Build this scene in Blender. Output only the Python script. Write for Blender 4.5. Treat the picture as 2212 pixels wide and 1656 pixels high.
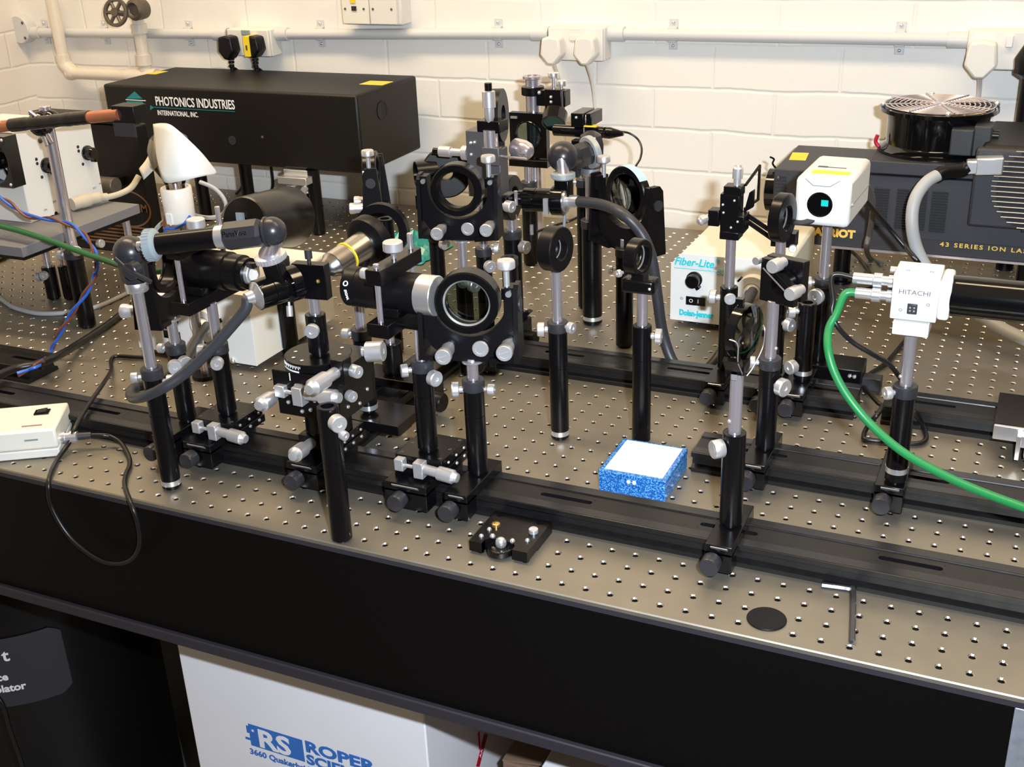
import bpy, math, random
from mathutils import Vector, Matrix, Quaternion
random.seed(7)
for o in list(bpy.data.objects):
    bpy.data.objects.remove(o, do_unlink=True)
S = bpy.context.scene
COL = S.collection

# ------------------------------------------------------------------ camera
cam_d = bpy.data.cameras.new('camera')
cam_d.sensor_width = 36.0
cam_d.sensor_fit = 'HORIZONTAL'
cam_d.lens = 2499.98 / 2212 * 36.0
cam_d.clip_start = 0.02
cam = bpy.data.objects.new('camera', cam_d)
COL.objects.link(cam)
R0 = (0.90945, 0.4141427, -0.0372367)
R1 = (0.1360989, -0.381093, -0.9144644)
R2 = (-0.3929094, 0.8265918, -0.4029494)
EYE = Vector((0.374091, -0.882164, 0.637569))
rot = Matrix((R0, tuple(-a for a in R1), tuple(-a for a in R2))).transposed()
cam.matrix_world = Matrix.Translation(EYE) @ rot.to_4x4()
S.camera = cam

# ------------------------------------------------------------------ light and exposure
S.view_settings.view_transform = 'Standard'
S.view_settings.look = 'None'
S.view_settings.exposure = 0.0
S.view_settings.gamma = 1.0
S.view_settings.use_curve_mapping = False
w = bpy.data.worlds.new('room_ambience')
S.world = w
w.use_nodes = True
wn = w.node_tree
wb = wn.nodes['Background']
wb.inputs[0].default_value = (1.0, 0.74, 0.42, 1)
wt = wn.nodes.new('ShaderNodeTexCoord'); ws = wn.nodes.new('ShaderNodeSeparateXYZ')
wm = wn.nodes.new('ShaderNodeMapRange')       # the unseen room: light ceiling above, dim lower walls
wm.inputs['From Min'].default_value = 0.15; wm.inputs['From Max'].default_value = 0.75
wm.inputs['To Min'].default_value = 0.02; wm.inputs['To Max'].default_value = 0.40
wn.links.new(wt.outputs['Generated'], ws.inputs[0]); wn.links.new(ws.outputs[2], wm.inputs['Value'])
wn.links.new(wm.outputs['Result'], wb.inputs[1])


def area(name, loc, target, sx, sy, power, col, spread=180):
    l = bpy.data.lights.new(name, 'AREA')
    l.shape = 'RECTANGLE'; l.size = sx; l.size_y = sy
    l.energy = power; l.color = col; l.spread = math.radians(spread)
    o = bpy.data.objects.new(name, l); COL.objects.link(o)
    o.location = loc
    o.rotation_euler = (Vector(target) - Vector(loc)).to_track_quat('-Z', 'Y').to_euler()
    return o


# the camera's own flash, a few centimetres right of and above the lens
FL = EYE + Vector(R0) * 0.085 - Vector(R1) * 0.055
area('camera_flash', FL, FL + Vector(R2), 0.035, 0.018, 25.0, (0.78, 0.88, 1.0), 150)
# two warm ceiling lamps over the bench
area('ceiling_lamp', (-1.0, 0.35, 1.85), (-1.0, 0.95, 0), 1.3, 0.25, 30.0, (1.0, 0.78, 0.50))
area('ceiling_lamp', (0.7, 0.35, 1.85), (0.7, 0.95, 0), 1.3, 0.25, 18.0, (1.0, 0.78, 0.50))


# ------------------------------------------------------------------ materials
def mat(name, col, rough=0.5, metal=0.0, spec=0.5, noise=0.0, nscale=40.0, bump=0.0, coat=0.0, rvar=0.0):
    m = bpy.data.materials.new(name); m.use_nodes = True
    nt = m.node_tree; b = nt.nodes['Principled BSDF']
    b.inputs['Base Color'].default_value = (*col, 1)
    b.inputs['Roughness'].default_value = rough
    b.inputs['Metallic'].default_value = metal
    b.inputs['Specular IOR Level'].default_value = spec
    if coat: b.inputs['Coat Weight'].default_value = coat
    if noise or bump or rvar:
        tc = nt.nodes.new('ShaderNodeTexCoord')
        n = nt.nodes.new('ShaderNodeTexNoise'); n.inputs['Scale'].default_value = nscale
        n.inputs['Detail'].default_value = 5
        nt.links.new(tc.outputs['Object'], n.inputs['Vector'])
        if noise:
            r = nt.nodes.new('ShaderNodeMapRange')
            r.inputs['To Min'].default_value = 1 - noise; r.inputs['To Max'].default_value = 1 + noise
            nt.links.new(n.outputs['Fac'], r.inputs['Value'])
            h = nt.nodes.new('ShaderNodeHueSaturation'); h.inputs['Color'].default_value = (*col, 1)
            nt.links.new(r.outputs['Result'], h.inputs['Value'])
            nt.links.new(h.outputs['Color'], b.inputs['Base Color'])
        if rvar:
            r = nt.nodes.new('ShaderNodeMapRange')
            r.inputs['To Min'].default_value = rough - rvar; r.inputs['To Max'].default_value = rough + rvar
            nt.links.new(n.outputs['Fac'], r.inputs['Value'])
            nt.links.new(r.outputs['Result'], b.inputs['Roughness'])
        if bump:
            bp = nt.nodes.new('ShaderNodeBump'); bp.inputs['Strength'].default_value = bump
            bp.inputs['Distance'].default_value = 0.001
            nt.links.new(n.outputs['Fac'], bp.inputs['Height'])
            nt.links.new(bp.outputs['Normal'], b.inputs['Normal'])
    return m


def glass(name, tint, trans=0.9, rough=0.02):
    """thin lens glass: mostly clear, with the mirror reflections of its faces"""
    m = bpy.data.materials.new(name); m.use_nodes = True
    nt = m.node_tree; nt.nodes.clear()
    o = nt.nodes.new('ShaderNodeOutputMaterial')
    t = nt.nodes.new('ShaderNodeBsdfTransparent'); t.inputs['Color'].default_value = (*[c * trans for c in tint], 1)
    g = nt.nodes.new('ShaderNodeBsdfGlossy'); g.inputs['Roughness'].default_value = rough
    f = nt.nodes.new('ShaderNodeFresnel'); f.inputs['IOR'].default_value = 1.5
    x = nt.nodes.new('ShaderNodeMixShader')
    nt.links.new(f.outputs[0], x.inputs[0]); nt.links.new(t.outputs[0], x.inputs[1]); nt.links.new(g.outputs[0], x.inputs[2])
    nt.links.new(x.outputs[0], o.inputs['Surface'])
    return m


BLK = mat('black_anodised', (0.0032, 0.0028, 0.0034), 0.25, 0, 0.30, rvar=0.03, nscale=60)
BLKM = mat('black_matt', (0.0035, 0.003, 0.004), 0.38, 0, 0.24)
BLKG = mat('black_gloss', (0.003, 0.003, 0.0035), 0.09, 0, 0.5)
RAILM = mat('rail_anodised', (0.006, 0.0055, 0.006), 0.34, 0, 0.38, noise=0.3, nscale=90, rvar=0.08)
RAILP = mat('rail_land', (0.012, 0.012, 0.014), 0.25, 0.2, 0.6)
CHR = mat('polished_steel', (0.66, 0.61, 0.66), 0.24, 0.82)
SIL = mat('satin_aluminium', (0.66, 0.65, 0.66), 0.36, 0.72, 0.5)
SILW = mat('bright_aluminium', (0.78, 0.78, 0.80), 0.28, 0.85, 0.5)
GRYP = mat('grey_plastic', (0.24, 0.28, 0.30), 0.45)
ZINC = mat('grey_zinc', (0.42, 0.45, 0.46), 0.4, 0.4)
GRYD = mat('dark_grey_plastic', (0.024, 0.024, 0.028), 0.45)
CAST = mat('charcoal_cast_metal', (0.022, 0.021, 0.025), 0.30, 0.0, 0.45)
RUBB = mat('grey_rubber', (0.030, 0.031, 0.036), 0.42)
CABB = mat('black_cable', (0.006, 0.0055, 0.006), 0.36, 0, .45)
CABG = mat('grey_cable', (0.36, 0.37, 0.38), 0.5)
GREEN = mat('green_cable', (0.008, 0.17, 0.045), 0.4)
GREEND = mat('dark_green_cable', (0.008, 0.12, 0.03), 0.4)
BLUEW = mat('blue_wire', (0.015, 0.11, 0.55), 0.4)
BROWNW = mat('brown_wire', (0.16, 0.045, 0.025), 0.4)
COPPER = mat('copper_pipe', (0.55, 0.22, 0.12), 0.3, 0.75, noise=0.2)
GOLD = mat('brass', (0.75, 0.48, 0.16), 0.28, 0.9)
YEL = mat('yellow_sticker', (0.80, 0.60, 0.02), 0.5)
YELD = mat('yellow_tape', (0.72, 0.60, 0.05), 0.45)
WHITE = mat('white_enamel', (0.74, 0.73, 0.70), 0.4)
CREAM = mat('cream_enamel', (0.76, 0.73, 0.64), 0.45)
WHPL = mat('white_plastic', (0.72, 0.69, 0.64), 0.45)
PIPE = mat('painted_pipe', (0.72, 0.65, 0.55), 0.4, noise=0.05)
COND = mat('conduit_grey', (0.60, 0.60, 0.60), 0.4)
GREYB = mat('grey_board', (0.17, 0.17, 0.18), 0.6, noise=0.1)
PAPER = mat('paper', (0.80, 0.77, 0.70), 0.8)
SHEET = mat('white_sheet', (0.90, 0.91, 0.92), 0.7)
CERA = mat('ceramic', (0.78, 0.71, 0.62), 0.25)
CYAN = mat('cyan_print', (0.02, 0.55, 0.62), 0.5)
TEAL = mat('teal_print', (0.01, 0.21, 0.23), 0.5)
TEALB = mat('teal_plastic', (0.01, 0.30, 0.32), 0.25, noise=0.5, nscale=60)
WTXT = mat('white_print', (0.85, 0.85, 0.85), 0.5)
GTXT = mat('grey_print', (0.06, 0.06, 0.08), 0.5)
YTXT = mat('gold_print', (0.75, 0.50, 0.10), 0.45)
OTXT = mat('bronze_print', (0.22, 0.11, 0.06), 0.4, 0.3)
BTXT = mat('blue_print', (0.03, 0.15, 0.50), 0.6)
REDT = mat('red_tape', (0.50, 0.01, 0.03), 0.4)
IONM = mat('ion_laser_grey', (0.032, 0.032, 0.040), 0.5, 0, .4, noise=0.08, nscale=300)
IOND = mat('slot_dark', (0.008, 0.008, 0.010), 0.7)
LASM = mat('laser_black', (0.005, 0.004, 0.004), 0.48, 0, 0.35, noise=0.06, nscale=200)
CARD = mat('white_carton', (0.80, 0.78, 0.80), 0.8, noise=0.06, nscale=9)
DRUM = mat('dark_drum', (0.004, 0.0035, 0.0045), 0.30, 0, .4)
DRUML = mat('drum_label', (0.030, 0.028, 0.034), 0.6)
GALV = mat('galvanised', (0.40, 0.44, 0.50), 0.4, 0.7, noise=0.3, nscale=120)
IRON = mat('old_iron', (0.12, 0.10, 0.08), 0.45, 0.5, noise=0.4, nscale=60)
TAPEB = mat('pale_blue_tape', (0.40, 0.72, 0.82), 0.5)
ORNG = mat('orange_tip', (0.8, 0.14, 0.02), 0.4)
TEALL = mat('coated_optic', (0.01, 0.55, 0.50), 0.15, 0.0, 0.8)
MIRB = mat('blue_mirror', (0.03, 0.09, 0.13), 0.06, 0.9)
LENS = glass('lens_glass', (0.93, 0.97, 0.96))
LENSD = glass('tinted_lens_glass', (0.55, 0.62, 0.60))
BULB = glass('bulb_glass', (0.9, 0.88, 0.84))


def steel_mat():
    m = mat('bench_steel', (0.29, 0.262, 0.215), 0.50, 0.82, rvar=0.07, nscale=26, noise=0.10)
    return m


STEEL = steel_mat()
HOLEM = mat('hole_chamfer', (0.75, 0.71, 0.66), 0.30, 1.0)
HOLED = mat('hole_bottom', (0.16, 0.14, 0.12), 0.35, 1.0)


def glitter_mat():
    m = mat('blue_glitter', (0.02, 0.16, 0.52), 0.25)
    nt = m.node_tree; b = nt.nodes['Principled BSDF']
    tc = nt.nodes.new('ShaderNodeTexCoord')
    v = nt.nodes.new('ShaderNodeTexVoronoi'); v.inputs['Scale'].default_value = 900
    nt.links.new(tc.outputs['Object'], v.inputs['Vector'])
    hs = nt.nodes.new('ShaderNodeValToRGB')
    hs.color_ramp.elements[0].position = 0.55; hs.color_ramp.elements[0].color = (0.01, 0.085, 0.34, 1)
    hs.color_ramp.elements[1].position = 0.93; hs.color_ramp.elements[1].color = (0.12, 0.42, 0.75, 1)
    sp = nt.nodes.new('ShaderNodeSeparateColor')
    nt.links.new(v.outputs['Color'], sp.inputs[0])
    nt.links.new(sp.outputs[0], hs.inputs['Fac'])
    nt.links.new(hs.outputs['Color'], b.inputs['Base Color'])
    return m


GLIT = glitter_mat()


def brick_mat(name, col, swap):
    m = mat(name, col, 0.45, 0, 0.35)
    nt = m.node_tree; b = nt.nodes['Principled BSDF']
    tc = nt.nodes.new('ShaderNodeTexCoord')
    sp = nt.nodes.new('ShaderNodeSeparateXYZ'); nt.links.new(tc.outputs['Object'], sp.inputs[0])
    nz = nt.nodes.new('ShaderNodeTexNoise'); nz.inputs['Scale'].default_value = 9; nz.inputs['Detail'].default_value = 3
    nt.links.new(tc.outputs['Object'], nz.inputs['Vector'])
    cb = nt.nodes.new('ShaderNodeCombineXYZ')
    nt.links.new(sp.outputs[1 if swap else 0], cb.inputs[0]); nt.links.new(sp.outputs[2], cb.inputs[1])
    mx = nt.nodes.new('ShaderNodeMix'); mx.data_type = 'VECTOR'; mx.inputs['Factor'].default_value = 0.012
    nt.links.new(cb.outputs[0], mx.inputs[4]); nt.links.new(nz.outputs['Color'], mx.inputs[5])
    br = nt.nodes.new('ShaderNodeTexBrick')
    br.inputs['Color1'].default_value = (1, 1, 1, 1); br.inputs['Color2'].default_value = (0.86, 0.86, 0.86, 1)
    br.inputs['Mortar'].default_value = (0, 0, 0, 1)
    br.inputs['Scale'].default_value = 1.0; br.inputs['Mortar Size'].default_value = 0.0045
    br.inputs['Mortar Smooth'].default_value = 0.9
    br.inputs['Brick Width'].default_value = 0.225; br.inputs['Row Height'].default_value = 0.077
    nt.links.new(mx.outputs[1], br.inputs['Vector'])
    ad = nt.nodes.new('ShaderNodeMath'); ad.operation = 'MULTIPLY_ADD'; ad.inputs[1].default_value = 0.5
    n2 = nt.nodes.new('ShaderNodeTexNoise'); n2.inputs['Scale'].default_value = 28; n2.inputs['Detail'].default_value = 4
    nt.links.new(tc.outputs['Object'], n2.inputs['Vector'])
    nt.links.new(n2.outputs['Fac'], ad.inputs[0]); nt.links.new(br.outputs['Color'], ad.inputs[2])
    bp = nt.nodes.new('ShaderNodeBump'); bp.inputs['Strength'].default_value = 0.38; bp.inputs['Distance'].default_value = 0.004
    nt.links.new(ad.outputs[0], bp.inputs['Height']); nt.links.new(bp.outputs['Normal'], b.inputs['Normal'])
    return m


WALLM = brick_mat('painted_brick', (0.80, 0.77, 0.72), False)
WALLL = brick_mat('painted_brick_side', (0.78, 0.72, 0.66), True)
FLOORM = mat('grey_vinyl_floor', (0.22, 0.21, 0.20), 0.5, noise=0.2, nscale=12)


# ------------------------------------------------------------------ mesh helpers (world metres)
ORG = {}


def V(*a):
    return Vector(a[0]) if len(a) == 1 else Vector(a)


def frame(axis):
    a = V(axis).normalized()
    h = V(0, 0, 1) if abs(a.z) < 0.9 else V(1, 0, 0)
    u = h.cross(a).normalized()
    return a, u, a.cross(u)


class MB:
    def __init__(s):
        s.v = []; s.f = []; s.m = []

    def add(s, vs, fs, mi=0):
        n = len(s.v); s.v += [tuple(p) for p in vs]
        s.f += [tuple(i + n for i in f) for f in fs]; s.m += [mi] * len(fs)
        return s

    def box(s, x0, x1, y0, y1, z0, z1, mi=0):
        return s.add([(x0, y0, z0), (x1, y0, z0), (x1, y1, z0), (x0, y1, z0), (x0, y0, z1), (x1, y0, z1), (x1, y1, z1), (x0, y1, z1)],
                     [(3, 2, 1, 0), (4, 5, 6, 7), (0, 1, 5, 4), (1, 2, 6, 5), (2, 3, 7, 6), (3, 0, 4, 7)], mi)

    def cbox(s, c, sx, sy, sz, mi=0):
        return s.box(c[0] - sx / 2, c[0] + sx / 2, c[1] - sy / 2, c[1] + sy / 2, c[2] - sz / 2, c[2] + sz / 2, mi)

    def obox(s, c, u, v, w, su, sv, sw, mi=0):
        c = V(c); u = V(u).normalized() * su / 2; v = V(v).normalized() * sv / 2; w = V(w).normalized() * sw / 2
        P = [c - u - v - w, c + u - v - w, c + u + v - w, c - u + v - w, c - u - v + w, c + u - v + w, c + u + v + w, c - u + v + w]
        return s.add(P, [(3, 2, 1, 0), (4, 5, 6, 7), (0, 1, 5, 4), (1, 2, 6, 5), (2, 3, 7, 6), (3, 0, 4, 7)], mi)

    def lathe(s, p, axis, prof, n=28, loop=False, mi=0):
        a, u, w = frame(axis); p = V(p)
        rings = []; vs = []
        for t, r in prof:
            if r < 1e-6:
                rings.append([len(vs)]); vs.append(p + a * t)
            else:
                rings.append(list(range(len(vs), len(vs) + n)))
                vs += [p + a * t + (u * math.cos(6.283185 * k / n) + w * math.sin(6.283185 * k / n)) * r for k in range(n)]
        fs = []
        seq = list(zip(rings, rings[1:])) + ([(rings[-1], rings[0])] if loop else [])
        for A, B in seq:
            for k in range(n):
                k2 = (k + 1) % n
                if len(A) == 1 and len(B) == 1: continue
                if len(A) == 1: fs.append((A[0], B[k2], B[k]))
                elif len(B) == 1: fs.append((A[k], A[k2], B[0]))
                else: fs.append((A[k], A[k2], B[k2], B[k]))
        return s.add(vs, fs, mi)

    def cyl(s, p0, p1, r0, r1=None, n=24, c=0.0, mi=0):
        r1 = r0 if r1 is None else r1
        d = V(p1) - V(p0); L = d.length
        if c:
            return s.lathe(p0, d, [(0, 0), (0, r0 - c), (c, r0), (L - c, r1), (L, r1 - c), (L, 0)], n, mi=mi)
        return s.lathe(p0, d, [(0, 0), (0, r0), (L, r1), (L, 0)], n, mi=mi)

    def ring(s, p, axis, ro, ri, t, n=40, c=0.0008, mi=0):
        h = t / 2
        return s.lathe(p, axis, [(-h, ri + c), (-h, ro - c), (-h + c, ro), (h - c, ro), (h, ro - c), (h, ri + c), (h - c, ri), (-h + c, ri)], n, True, mi)

    def sph(s, c, r, n=20, sc=(1, 1, 1), mi=0):
        m = n // 2; vs = [(0, 0, -1)]; fs = []
        for i in range(1, m):
            th = math.pi * i / m
            for k in range(n):
                vs.append((math.sin(th) * math.cos(6.283185 * k / n), math.sin(th) * math.sin(6.283185 * k / n), -math.cos(th)))
        vs.append((0, 0, 1)); L = len(vs) - 1
        for k in range(n):
            k2 = (k + 1) % n
            fs.append((0, 1 + k2, 1 + k)); fs.append((L, L - n + k, L - n + k2))
            for i in range(m - 2):
                fs.append((1 + i * n + k, 1 + i * n + k2, 1 + (i + 1) * n + k2, 1 + (i + 1) * n + k))
        return s.add([(c[0] + x * r * sc[0], c[1] + y * r * sc[1], c[2] + z * r * sc[2]) for x, y, z in vs], fs, mi)

    def prism(s, pts, vec, mi=0):
        n = len(pts); vec = V(vec)
        vs = [V(p) for p in pts] + [V(p) + vec for p in pts]
        return s.add(vs, [tuple(reversed(range(n))), tuple(range(n, 2 * n))] + [(k, (k + 1) % n, n + (k + 1) % n, n + k) for k in range(n)], mi)

    def strip(s, A, B, vec, mi=0):
        """slab between two polylines A and B, thickened by vec (handles concave outlines)"""
        for k in range(len(A) - 1):
            s.prism([A[k], A[k + 1], B[k + 1], B[k]], vec, mi)
        return s

    def tube(s, pts, r, n=10, sub=8, cap=True, mi=0):
        P = [V(p) for p in pts]
        if sub > 1 and len(P) > 2:
            Q = []
            for i in range(len(P) - 1):
                p0 = P[max(i - 1, 0)]; p1 = P[i]; p2 = P[i + 1]; p3 = P[min(i + 2, len(P) - 1)]
                for k in range(sub):
                    t = k / sub
                    Q.append(0.5 * ((2 * p1) + (p2 - p0) * t + (2 * p0 - 5 * p1 + 4 * p2 - p3) * t * t + (3 * p1 - p0 - 3 * p2 + p3) * t ** 3))
            Q.append(P[-1]); P = Q
        T = [((P[min(i + 1, len(P) - 1)] - P[max(i - 1, 0)])).normalized() for i in range(len(P))]
        _, u, _ = frame(T[0]); vs = []; fs = []
        for i, p in enumerate(P):
            u = (u - T[i] * u.dot(T[i])).normalized(); w = T[i].cross(u)
            rr = r[min(int(i / max(len(P) - 1, 1) * len(r)), len(r) - 1)] if isinstance(r, (list, tuple)) else r
            vs += [p + (u * math.cos(6.283185 * k / n) + w * math.sin(6.283185 * k / n)) * rr for k in range(n)]
        for i in range(len(P) - 1):
            for k in range(n):
                k2 = (k + 1) % n
                fs.append((i * n + k, i * n + k2, (i + 1) * n + k2, (i + 1) * n + k))
        if cap:
            fs.append(tuple(reversed(range(n)))); fs.append(tuple(range(len(vs) - n, len(vs))))
        return s.add(vs, fs, mi)

    def build(s, name, m, parent=None, bev=0.0, smooth=True, ang=38):
        ms = m if isinstance(m, (list, tuple)) else [m]
        if parent is not None: o0 = ORG[parent.name]
        else:
            xs = [p[0] for p in s.v]; ys = [p[1] for p in s.v]; zs = [p[2] for p in s.v]
            o0 = V((min(xs) + max(xs)) / 2, (min(ys) + max(ys)) / 2, min(zs))
        me = bpy.data.meshes.new(name)
        me.from_pydata([(p[0] - o0.x, p[1] - o0.y, p[2] - o0.z) for p in s.v], [], s.f)
        for a in ms: me.materials.append(a)
        if len(ms) > 1: me.polygons.foreach_set('material_index', s.m)
        me.update()
        if smooth:
            me.polygons.foreach_set('use_smooth', [True] * len(me.polygons))
            me.set_sharp_from_angle(angle=math.radians(ang))
        o = bpy.data.objects.new(name, me); COL.objects.link(o)
        if parent is not None: o.parent = parent
        else: o.location = o0
        ORG[o.name] = o0
        if bev:
            b = o.modifiers.new('bevel', 'BEVEL'); b.width = bev; b.segments = 2; b.limit_method = 'ANGLE'; b.angle_limit = math.radians(40)
        return o


def tag(o, label, cat, group=None, kind=None):
    o['label'] = label; o['category'] = cat
    if group: o['group'] = group
    if kind: o['kind'] = kind
    return o


def thing(name, label, cat, loc, group=None):
    o = bpy.data.objects.new(name, None); COL.objects.link(o)
    o.empty_display_size = 0.02
    o.location = loc; ORG[o.name] = V(loc)
    return tag(o, label, cat, group)


def struct(o):
    o['kind'] = 'structure'
    return o


def lab(o, label):
    o['label'] = label
    return o


def text(par, name, string, m, org, xd, yd, size, bold=0.0, align='LEFT', ext=0.0002, sx=1.0, shear=0.0, spacing=1.0, fn=None):
    c = bpy.data.curves.new(name, 'FONT'); c.body = string; c.size = size; c.align_x = align
    c.offset = bold; c.extrude = ext; c.shear = shear; c.space_character = spacing; c.resolution_u = 3
    t = bpy.data.objects.new('tmp', c); COL.objects.link(t)
    bpy.context.view_layer.update()
    me = bpy.data.meshes.new_from_object(t.evaluated_get(bpy.context.evaluated_depsgraph_get()))
    bpy.data.objects.remove(t, do_unlink=True)
    x = V(xd).normalized(); y = (V(yd) - x * V(yd).dot(x)).normalized(); z = x.cross(y); o0 = V(org)
    b = MB()
    vs = [fn(v.co.x * sx, v.co.y, v.co.z + ext) if fn else o0 + x * v.co.x * sx + y * v.co.y + z * (v.co.z + ext) for v in me.vertices]
    b.add(vs, [tuple(p.vertices) for p in me.polygons])
    bpy.data.meshes.remove(me)
    return b.build(name, m, par, smooth=False)


def dirv(deg, tilt=0.0):
    a = math.radians(deg); t = math.radians(tilt)
    return V(math.cos(a) * math.cos(t), math.sin(a) * math.cos(t), math.sin(t))

# ------------------------------------------------------------------ room shell
struct(MB().box(-1.87, 2.4, 1.225, 1.30, -0.9, 1.9).build('wall_back', WALLM, smooth=False))
struct(MB().box(-1.95, -1.87, -2.6, 1.30, -0.9, 1.9).build('wall_left', WALLL, smooth=False))
struct(MB().box(-1.95, 2.4, -2.6, 1.30, -0.95, -0.9).build('floor', FLOORM, smooth=False))

# ------------------------------------------------------------------ optical table
TX0, TX1, TY0, TY1 = -1.78, 1.30, -0.0165, 1.2085
t = thing('optical_table', 'large steel topped optical bench with a grid of threaded holes and deep black sides', 'optical table', (-0.3, 0.6, -0.9))


def table_top():
    b = MB(); g = 0.025; n = 12; h = 0.0125
    r1, r2 = 0.0040, 0.0029
    vs = []; fs = []; mi = []

    def quad(x0, x1, y0, y1):
        k = len(vs); vs.extend([(x0, y0, 0), (x1, y0, 0), (x1, y1, 0), (x0, y1, 0)]); fs.append((k, k + 1, k + 2, k + 3)); mi.append(0)
    i0, i1 = -58, 30
    cs = [(math.cos(6.283185 * (k + .5) / n), math.sin(6.283185 * (k + .5) / n)) for k in range(n)]
    cor = []
    for c, s_ in cs:
        q = max(abs(c), abs(s_)); cor.append((c / q * h, s_ / q * h))
    for i in range(i0, i1 + 1):
        for j in range(0, 48 + 1):
            x, y = i * g, j * g
            if j > 47: continue
            k = len(vs)
            # outer square ring: 12 points projected on the square plus the 4 corners
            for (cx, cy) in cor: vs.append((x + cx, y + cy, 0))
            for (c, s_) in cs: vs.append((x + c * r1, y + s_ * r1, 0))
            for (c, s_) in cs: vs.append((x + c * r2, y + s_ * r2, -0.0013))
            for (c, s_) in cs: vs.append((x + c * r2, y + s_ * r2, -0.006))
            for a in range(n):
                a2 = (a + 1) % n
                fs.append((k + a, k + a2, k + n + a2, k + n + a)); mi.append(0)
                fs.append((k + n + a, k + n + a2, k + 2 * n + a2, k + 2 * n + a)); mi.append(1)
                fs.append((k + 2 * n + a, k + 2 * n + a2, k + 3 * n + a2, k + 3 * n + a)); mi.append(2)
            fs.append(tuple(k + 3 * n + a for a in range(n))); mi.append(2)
            # corner triangles
            for a in range(n):
                a2 = (a + 1) % n
                pa, pb = cor[a], cor[a2]
                if abs(abs(pa[0]) - h) < 1e-6 and abs(abs(pb[1]) - h) < 1e-6 and abs(abs(pa[1]) - h) > 1e-6 and abs(abs(pb[0]) - h) > 1e-6 or \
                   abs(abs(pa[1]) - h) < 1e-6 and abs(abs(pb[0]) - h) < 1e-6 and abs(abs(pa[0]) - h) > 1e-6 and abs(abs(pb[1]) - h) > 1e-6:
                    kk = len(vs); vs.append((x + math.copysign(h, pa[0]), y + math.copysign(h, pa[1]), 0))
                    fs.append((k + a, kk, k + a2)); mi.append(0)
    xa, xb = i0 * g - h, i1 * g + h
    ya, yb = -h, 47 * g + h
    quad(TX0, TX1, TY0, ya); quad(TX0, TX1, yb, TY1); quad(TX0, xa, ya, yb); quad(xb, TX1, ya, yb)
    b.v = vs; b.f = fs; b.m = mi
    # rim of the steel skin
    c = 0.0012; z = -0.005
    R = [((TX0, TY0), (TX1, TY0), (0, -1)), ((TX1, TY0), (TX1, TY1), (1, 0)), ((TX1, TY1), (TX0, TY1), (0, 1)), ((TX0, TY1), (TX0, TY0), (-1, 0))]
    for p, q, nn in R:
        d = (nn[0] * c, nn[1] * c)
        b.add([(p[0], p[1], 0), (q[0], q[1], 0), (q[0] + d[0], q[1] + d[1], -c), (p[0] + d[0], p[1] + d[1], -c), (q[0] + d[0], q[1] + d[1], z), (p[0] + d[0], p[1] + d[1], z)],
              [(0, 3, 2, 1), (3, 5, 4, 2)], 0)
    return b


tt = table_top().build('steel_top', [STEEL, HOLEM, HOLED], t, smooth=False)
SIDE = mat('black_laminate', (0.0016, 0.0012, 0.0012), 0.5, 0, 0.15)
EDGE = mat('dark_trim', (0.022, 0.019, 0.025), 0.5)
lab(MB().box(TX0, TX1, TY0 + .0005, TY1, -0.012, -0.005).build('edge_trim', EDGE, t), 'dark grey trim under the steel')
lab(MB().box(TX0 + .002, TX1 - .002, TY0 + .004, TY1 - .004, -0.181, -0.012).build('side_skin', SIDE, t), 'black side panel')
lab(MB().box(TX0, TX1, TY0 - .002, TY1, -0.196, -0.181).build('bottom_lip', EDGE, t, bev=.002), 'dark grey lip along the bottom')
lab(MB().box(.413, .470, TY0 - .0, TY0 + .004, -0.181, -0.012).build('corner_plate', GALV, t, bev=.001), 'bluish galvanised plate')
for lx, ly in ((1.0, .12), (-1.5, 1.0), (1.0, 1.0)):
    MB().lathe((lx, ly, -.9), (0, 0, 1), [(0, 0), (0, .13), (.70, .13), (.704, .12), (.704, 0)], 32).build('leg', DRUM, t)

# vibration isolator drum under the left end
DCX, DCY, DR = -1.1098, 0.27, 0.2
t = thing('vibration_isolator', 'glossy black vibration isolator drum with a grey label under the bench', 'isolator', (DCX, DCY, -.9))
MB().lathe((DCX, DCY, -.9), (0, 0, 1), [(0, 0), (0, DR), (.46, DR), (.57, DR - .006), (.60, DR - .02), (.62, DR - .06), (.703, DR - .06), (.703, 0)], 72).build('drum', DRUM, t)


def on_drum(x, y, zo):
    a = -1.45 + x / DR
    return V(DCX + (DR + .0008 + zo) * math.cos(a), DCY + (DR + .0008 + zo) * math.sin(a), y)


LT, LB = -0.4089, -0.5353
b = MB(); n = 40; xs = [-.16 + k * (.16 + 0.195) / n for k in range(n + 1)]
for x0, x1 in zip(xs, xs[1:]):
    z0, z1 = LB, LT
    def cut(x): return .012 * max(0, (x - .18) / .015)
    b.add([on_drum(x0, z0 + cut(x0), 0), on_drum(x1, z0 + cut(x1), 0), on_drum(x1, z1 - cut(x1), 0), on_drum(x0, z1 - cut(x0), 0)], [(0, 1, 2, 3)])
lb = lab(b.build('label', DRUML, t), 'grey wrap around label with white lettering')
for s_, xx, zz, sz in (('t', .105, LT - .040, .030), ('Performance', .010, LT - .075, .0185), ('Stability Isolator', .007, LT - .097, .0185)):
    text(lb, 'lettering', s_, WTXT, (0, 0, 0), (1, 0, 0), (0, 0, 1), sz, bold=.0006, ext=.0002, fn=lambda x, y, z, xx=xx, zz=zz: on_drum(xx + x, zz + y, z + .0004))

# ------------------------------------------------------------------ things on the wall
WY = 1.225


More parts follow.
